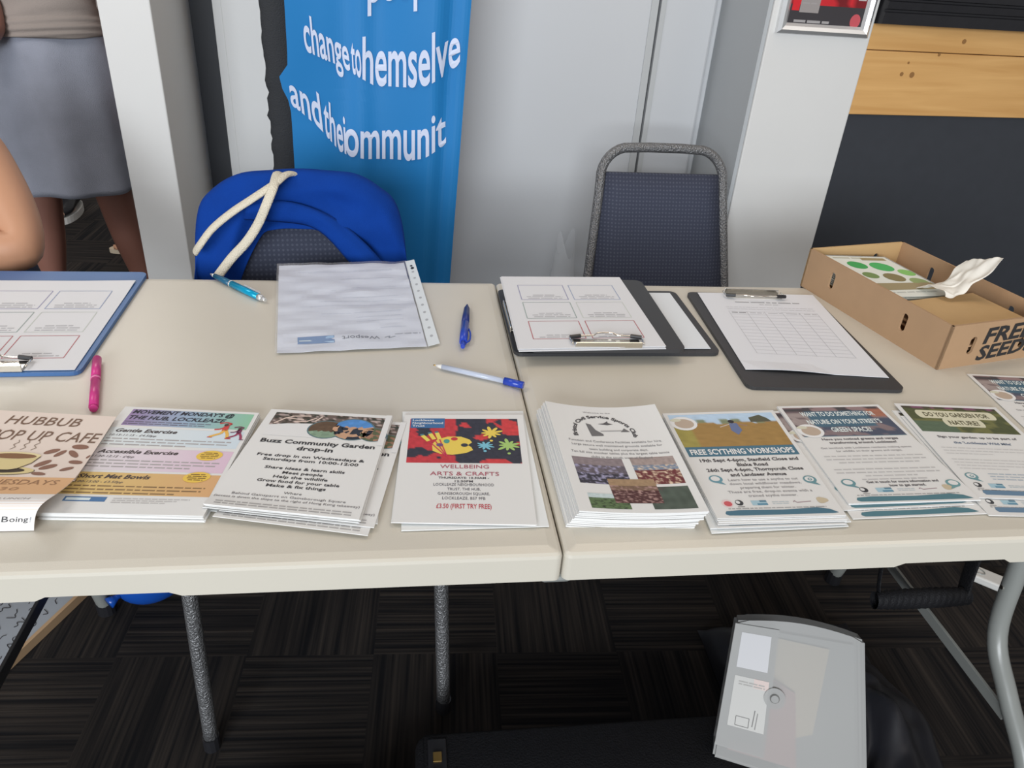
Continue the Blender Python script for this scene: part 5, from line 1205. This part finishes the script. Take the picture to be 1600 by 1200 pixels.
loft('top', [(sx, sy_+0.03, 0.50, 0.185, 0.15), (sx, sy_+0.01, 0.62, 0.172, 0.135), (sx, sy_-0.04, 0.76, 0.176, 0.148), (sx, sy_-0.07, 0.88, 0.200, 0.175), (sx, sy_-0.09, 0.965, 0.196, 0.158), (sx, sy_-0.11, 1.025, 0.150, 0.120), (sx, sy_-0.12, 1.06, 0.082, 0.075)], 'navy', st)
for s in (-1, 1):
    o = skin_mesh('trouser_leg', [[(V(sx+s*0.10, sy_-0.02, 0.54), 0.10), (V(sx+s*0.12, sy_-0.42, 0.535), 0.072), (V(sx+s*0.12, sy_-0.36, 0.28), 0.062), (V(sx+s*0.12, sy_-0.275, 0.10), 0.055)]], 'denim', st)
stool = thing('stool', 'dark stool under the seated person', 'stool', (sx, sy_+0.03, 0))
link('seat', bmbox(-0.18, -0.18, 0.36, 0.18, 0.18, 0.398, bev=0.01), 'black_plastic', stool)
for a in (-1, 1):
    for b in (-1, 1): link('leg', bmtube([(a*0.15, b*0.15, 0.37), (a*0.17, b*0.17, 0.0)], 0.012), 'black_plastic', stool)
# --- two people further back, seen only by their feet
def walker(label, fx, fy, face, skin, top, trousers, shoe, feet):
    t = thing('person', label, 'person', (fx, fy, 0)); f = Vector((*face, 0)).normalized(); r = Vector((f.y, -f.x, 0)); p0 = V(fx, fy, 0)
    g = lambda a, b, z: p0+r*a+f*b+V(0, 0, z)
    pel, chest, neck = g(0, 0, 0.93), g(0, 0, 1.28), g(0, 0, 1.46)
    b = [[(pel, (0.13, 0.11)), (g(0, 0, 1.08), 0.11), (chest, (0.13, 0.10)), (neck, 0.055), (g(0, 0.01, 1.53), 0.05), (g(0, 0.015, 1.6), 0.055)]]; shs = []
    for s, (a0, b0) in zip((-1, 1), feet):
        b.append([(pel, 0.12), (g(s*0.09, 0, 0.86), 0.085), (g(s*0.09*0.4+a0*0.6, b0*0.6+0.02, 0.48), 0.058), (g(a0, b0, 0.085), 0.034), (g(a0, b0+0.09, 0.034), 0.032), (g(a0, b0+0.16, 0.026), 0.024)])
        w_ = g(s*0.25, 0.06, 0.88); pm = g(s*0.25, 0.08, 0.81)
        b.append([(chest, 0.13), (g(s*0.17, 0, 1.40), 0.055), (g(s*0.24, -0.02, 1.12), 0.041), (w_, 0.027), (pm, 0.019)]); b += hand_chains(w_, pm, tuple(f), (0, 0, -1), tuple(-r*s))
    skin_mesh('body', b, skin, t); head(t, g(0, 0.03, 1.67), tuple(f), skin, 'hair')
    for s, (a0, b0) in zip((-1, 1), feet):
        if trousers: skin_mesh('trouser_leg', [[(g(s*0.085, 0, 0.93), 0.105), (g(s*0.09*0.4+a0*0.6, b0*0.6+0.02, 0.48), 0.075), (g(a0, b0, 0.12), 0.062)]], trousers, t)
        bm = bmesh.new()
        if shoe == 'trainer':
            def sf(u, v):
                a = u*2*math.pi; y = -0.065+0.27*v; wd = 0.045*math.sin(min(1, v*3+0.35)*math.pi/2)*math.sin(min(1, (1-v)*3.2+0.25)*math.pi/2); h_ = 0.105-0.065*max(0, v-0.3)/0.7
                return g(a0, b0, 0)+f*y+r*wd*math.cos(a)+V(0, 0, 0.028+h_*0.5*(1+math.sin(a)))
            grid(bm, sf, 20, 16, close_u=True); sh_ = world_child(link('shoe', bm, 'black_plastic', None, smooth=True), t)
            bm = bmesh.new()
            def so(u, v):
                a = u*2*math.pi; return g(a0, b0, 0)+f*(0.07+0.145*math.cos(a))+r*(0.049*math.sin(a))+V(0, 0, 0.03*v)
            grid(bm, so, 28, 2, close_u=True); bmesh.ops.holes_fill(bm, edges=bm.edges[:]); world_child(link('sole', bm, 'white_rubber', None), t)
            bm = bmesh.new()
            for k in range(3): tube(bm, [g(a0-0.03, b0+0.05+k*0.022, 0.115-k*0.012), g(a0, b0+0.055+k*0.022, 0.124-k*0.012), g(a0+0.03, b0+0.05+k*0.022, 0.115-k*0.012)], 0.006, 8)
            world_child(link('laces', bm, 'white_rubber', None, smooth=True), t)
        else:
            def so(u, v):
                a = u*2*math.pi; return g(a0, b0, 0)+f*(0.06+0.145*math.cos(a))+r*(0.046*math.sin(a))+V(0, 0, 0.018*v)
            grid(bm, so, 28, 2, close_u=True); bmesh.ops.holes_fill(bm, edges=bm.edges[:]); world_child(link('sandal', bm, 'sandal', None), t)
            bm = bmesh.new()
            for k in range(5): tube(bm, [g(a0+(-0.030+k*0.015), b0+0.14, 0.03), g(a0+(-0.032+k*0.016), b0+0.185-abs(k-1)*0.008, 0.028)], [0.011, 0.009], 8)
            world_child(link('toes', bm, skin, None, smooth=True), t)
    loft('top', [(fx, fy, 0.80, 0.19, 0.15), (fx, fy, 1.1, 0.17, 0.13), (fx, fy, 1.3, 0.175, 0.125), (fx, fy, 1.42, 0.14, 0.10), (fx, fy, 1.48, 0.08, 0.07)], top, t)
    return t
fa = on(108, 332, 0.04); fs_ = on(172, 384, 0.02)
walker('person in black trainers standing behind the grey-blue skirt', fa.x-0.17, fa.y+0.16, (0.10, -1), 'skin_tan', 'navy', 'denim', 'trainer', ((-0.13, 0.02), (0.07, 0.06)))
walker('person in beige sandals standing behind the left pillar', fs_.x+0.24, fs_.y+0.12, (-1, -0.25), 'skin_tan', 'taupe', None, 'sandal', ((-0.08, 0.06), (0.12, -0.05)))
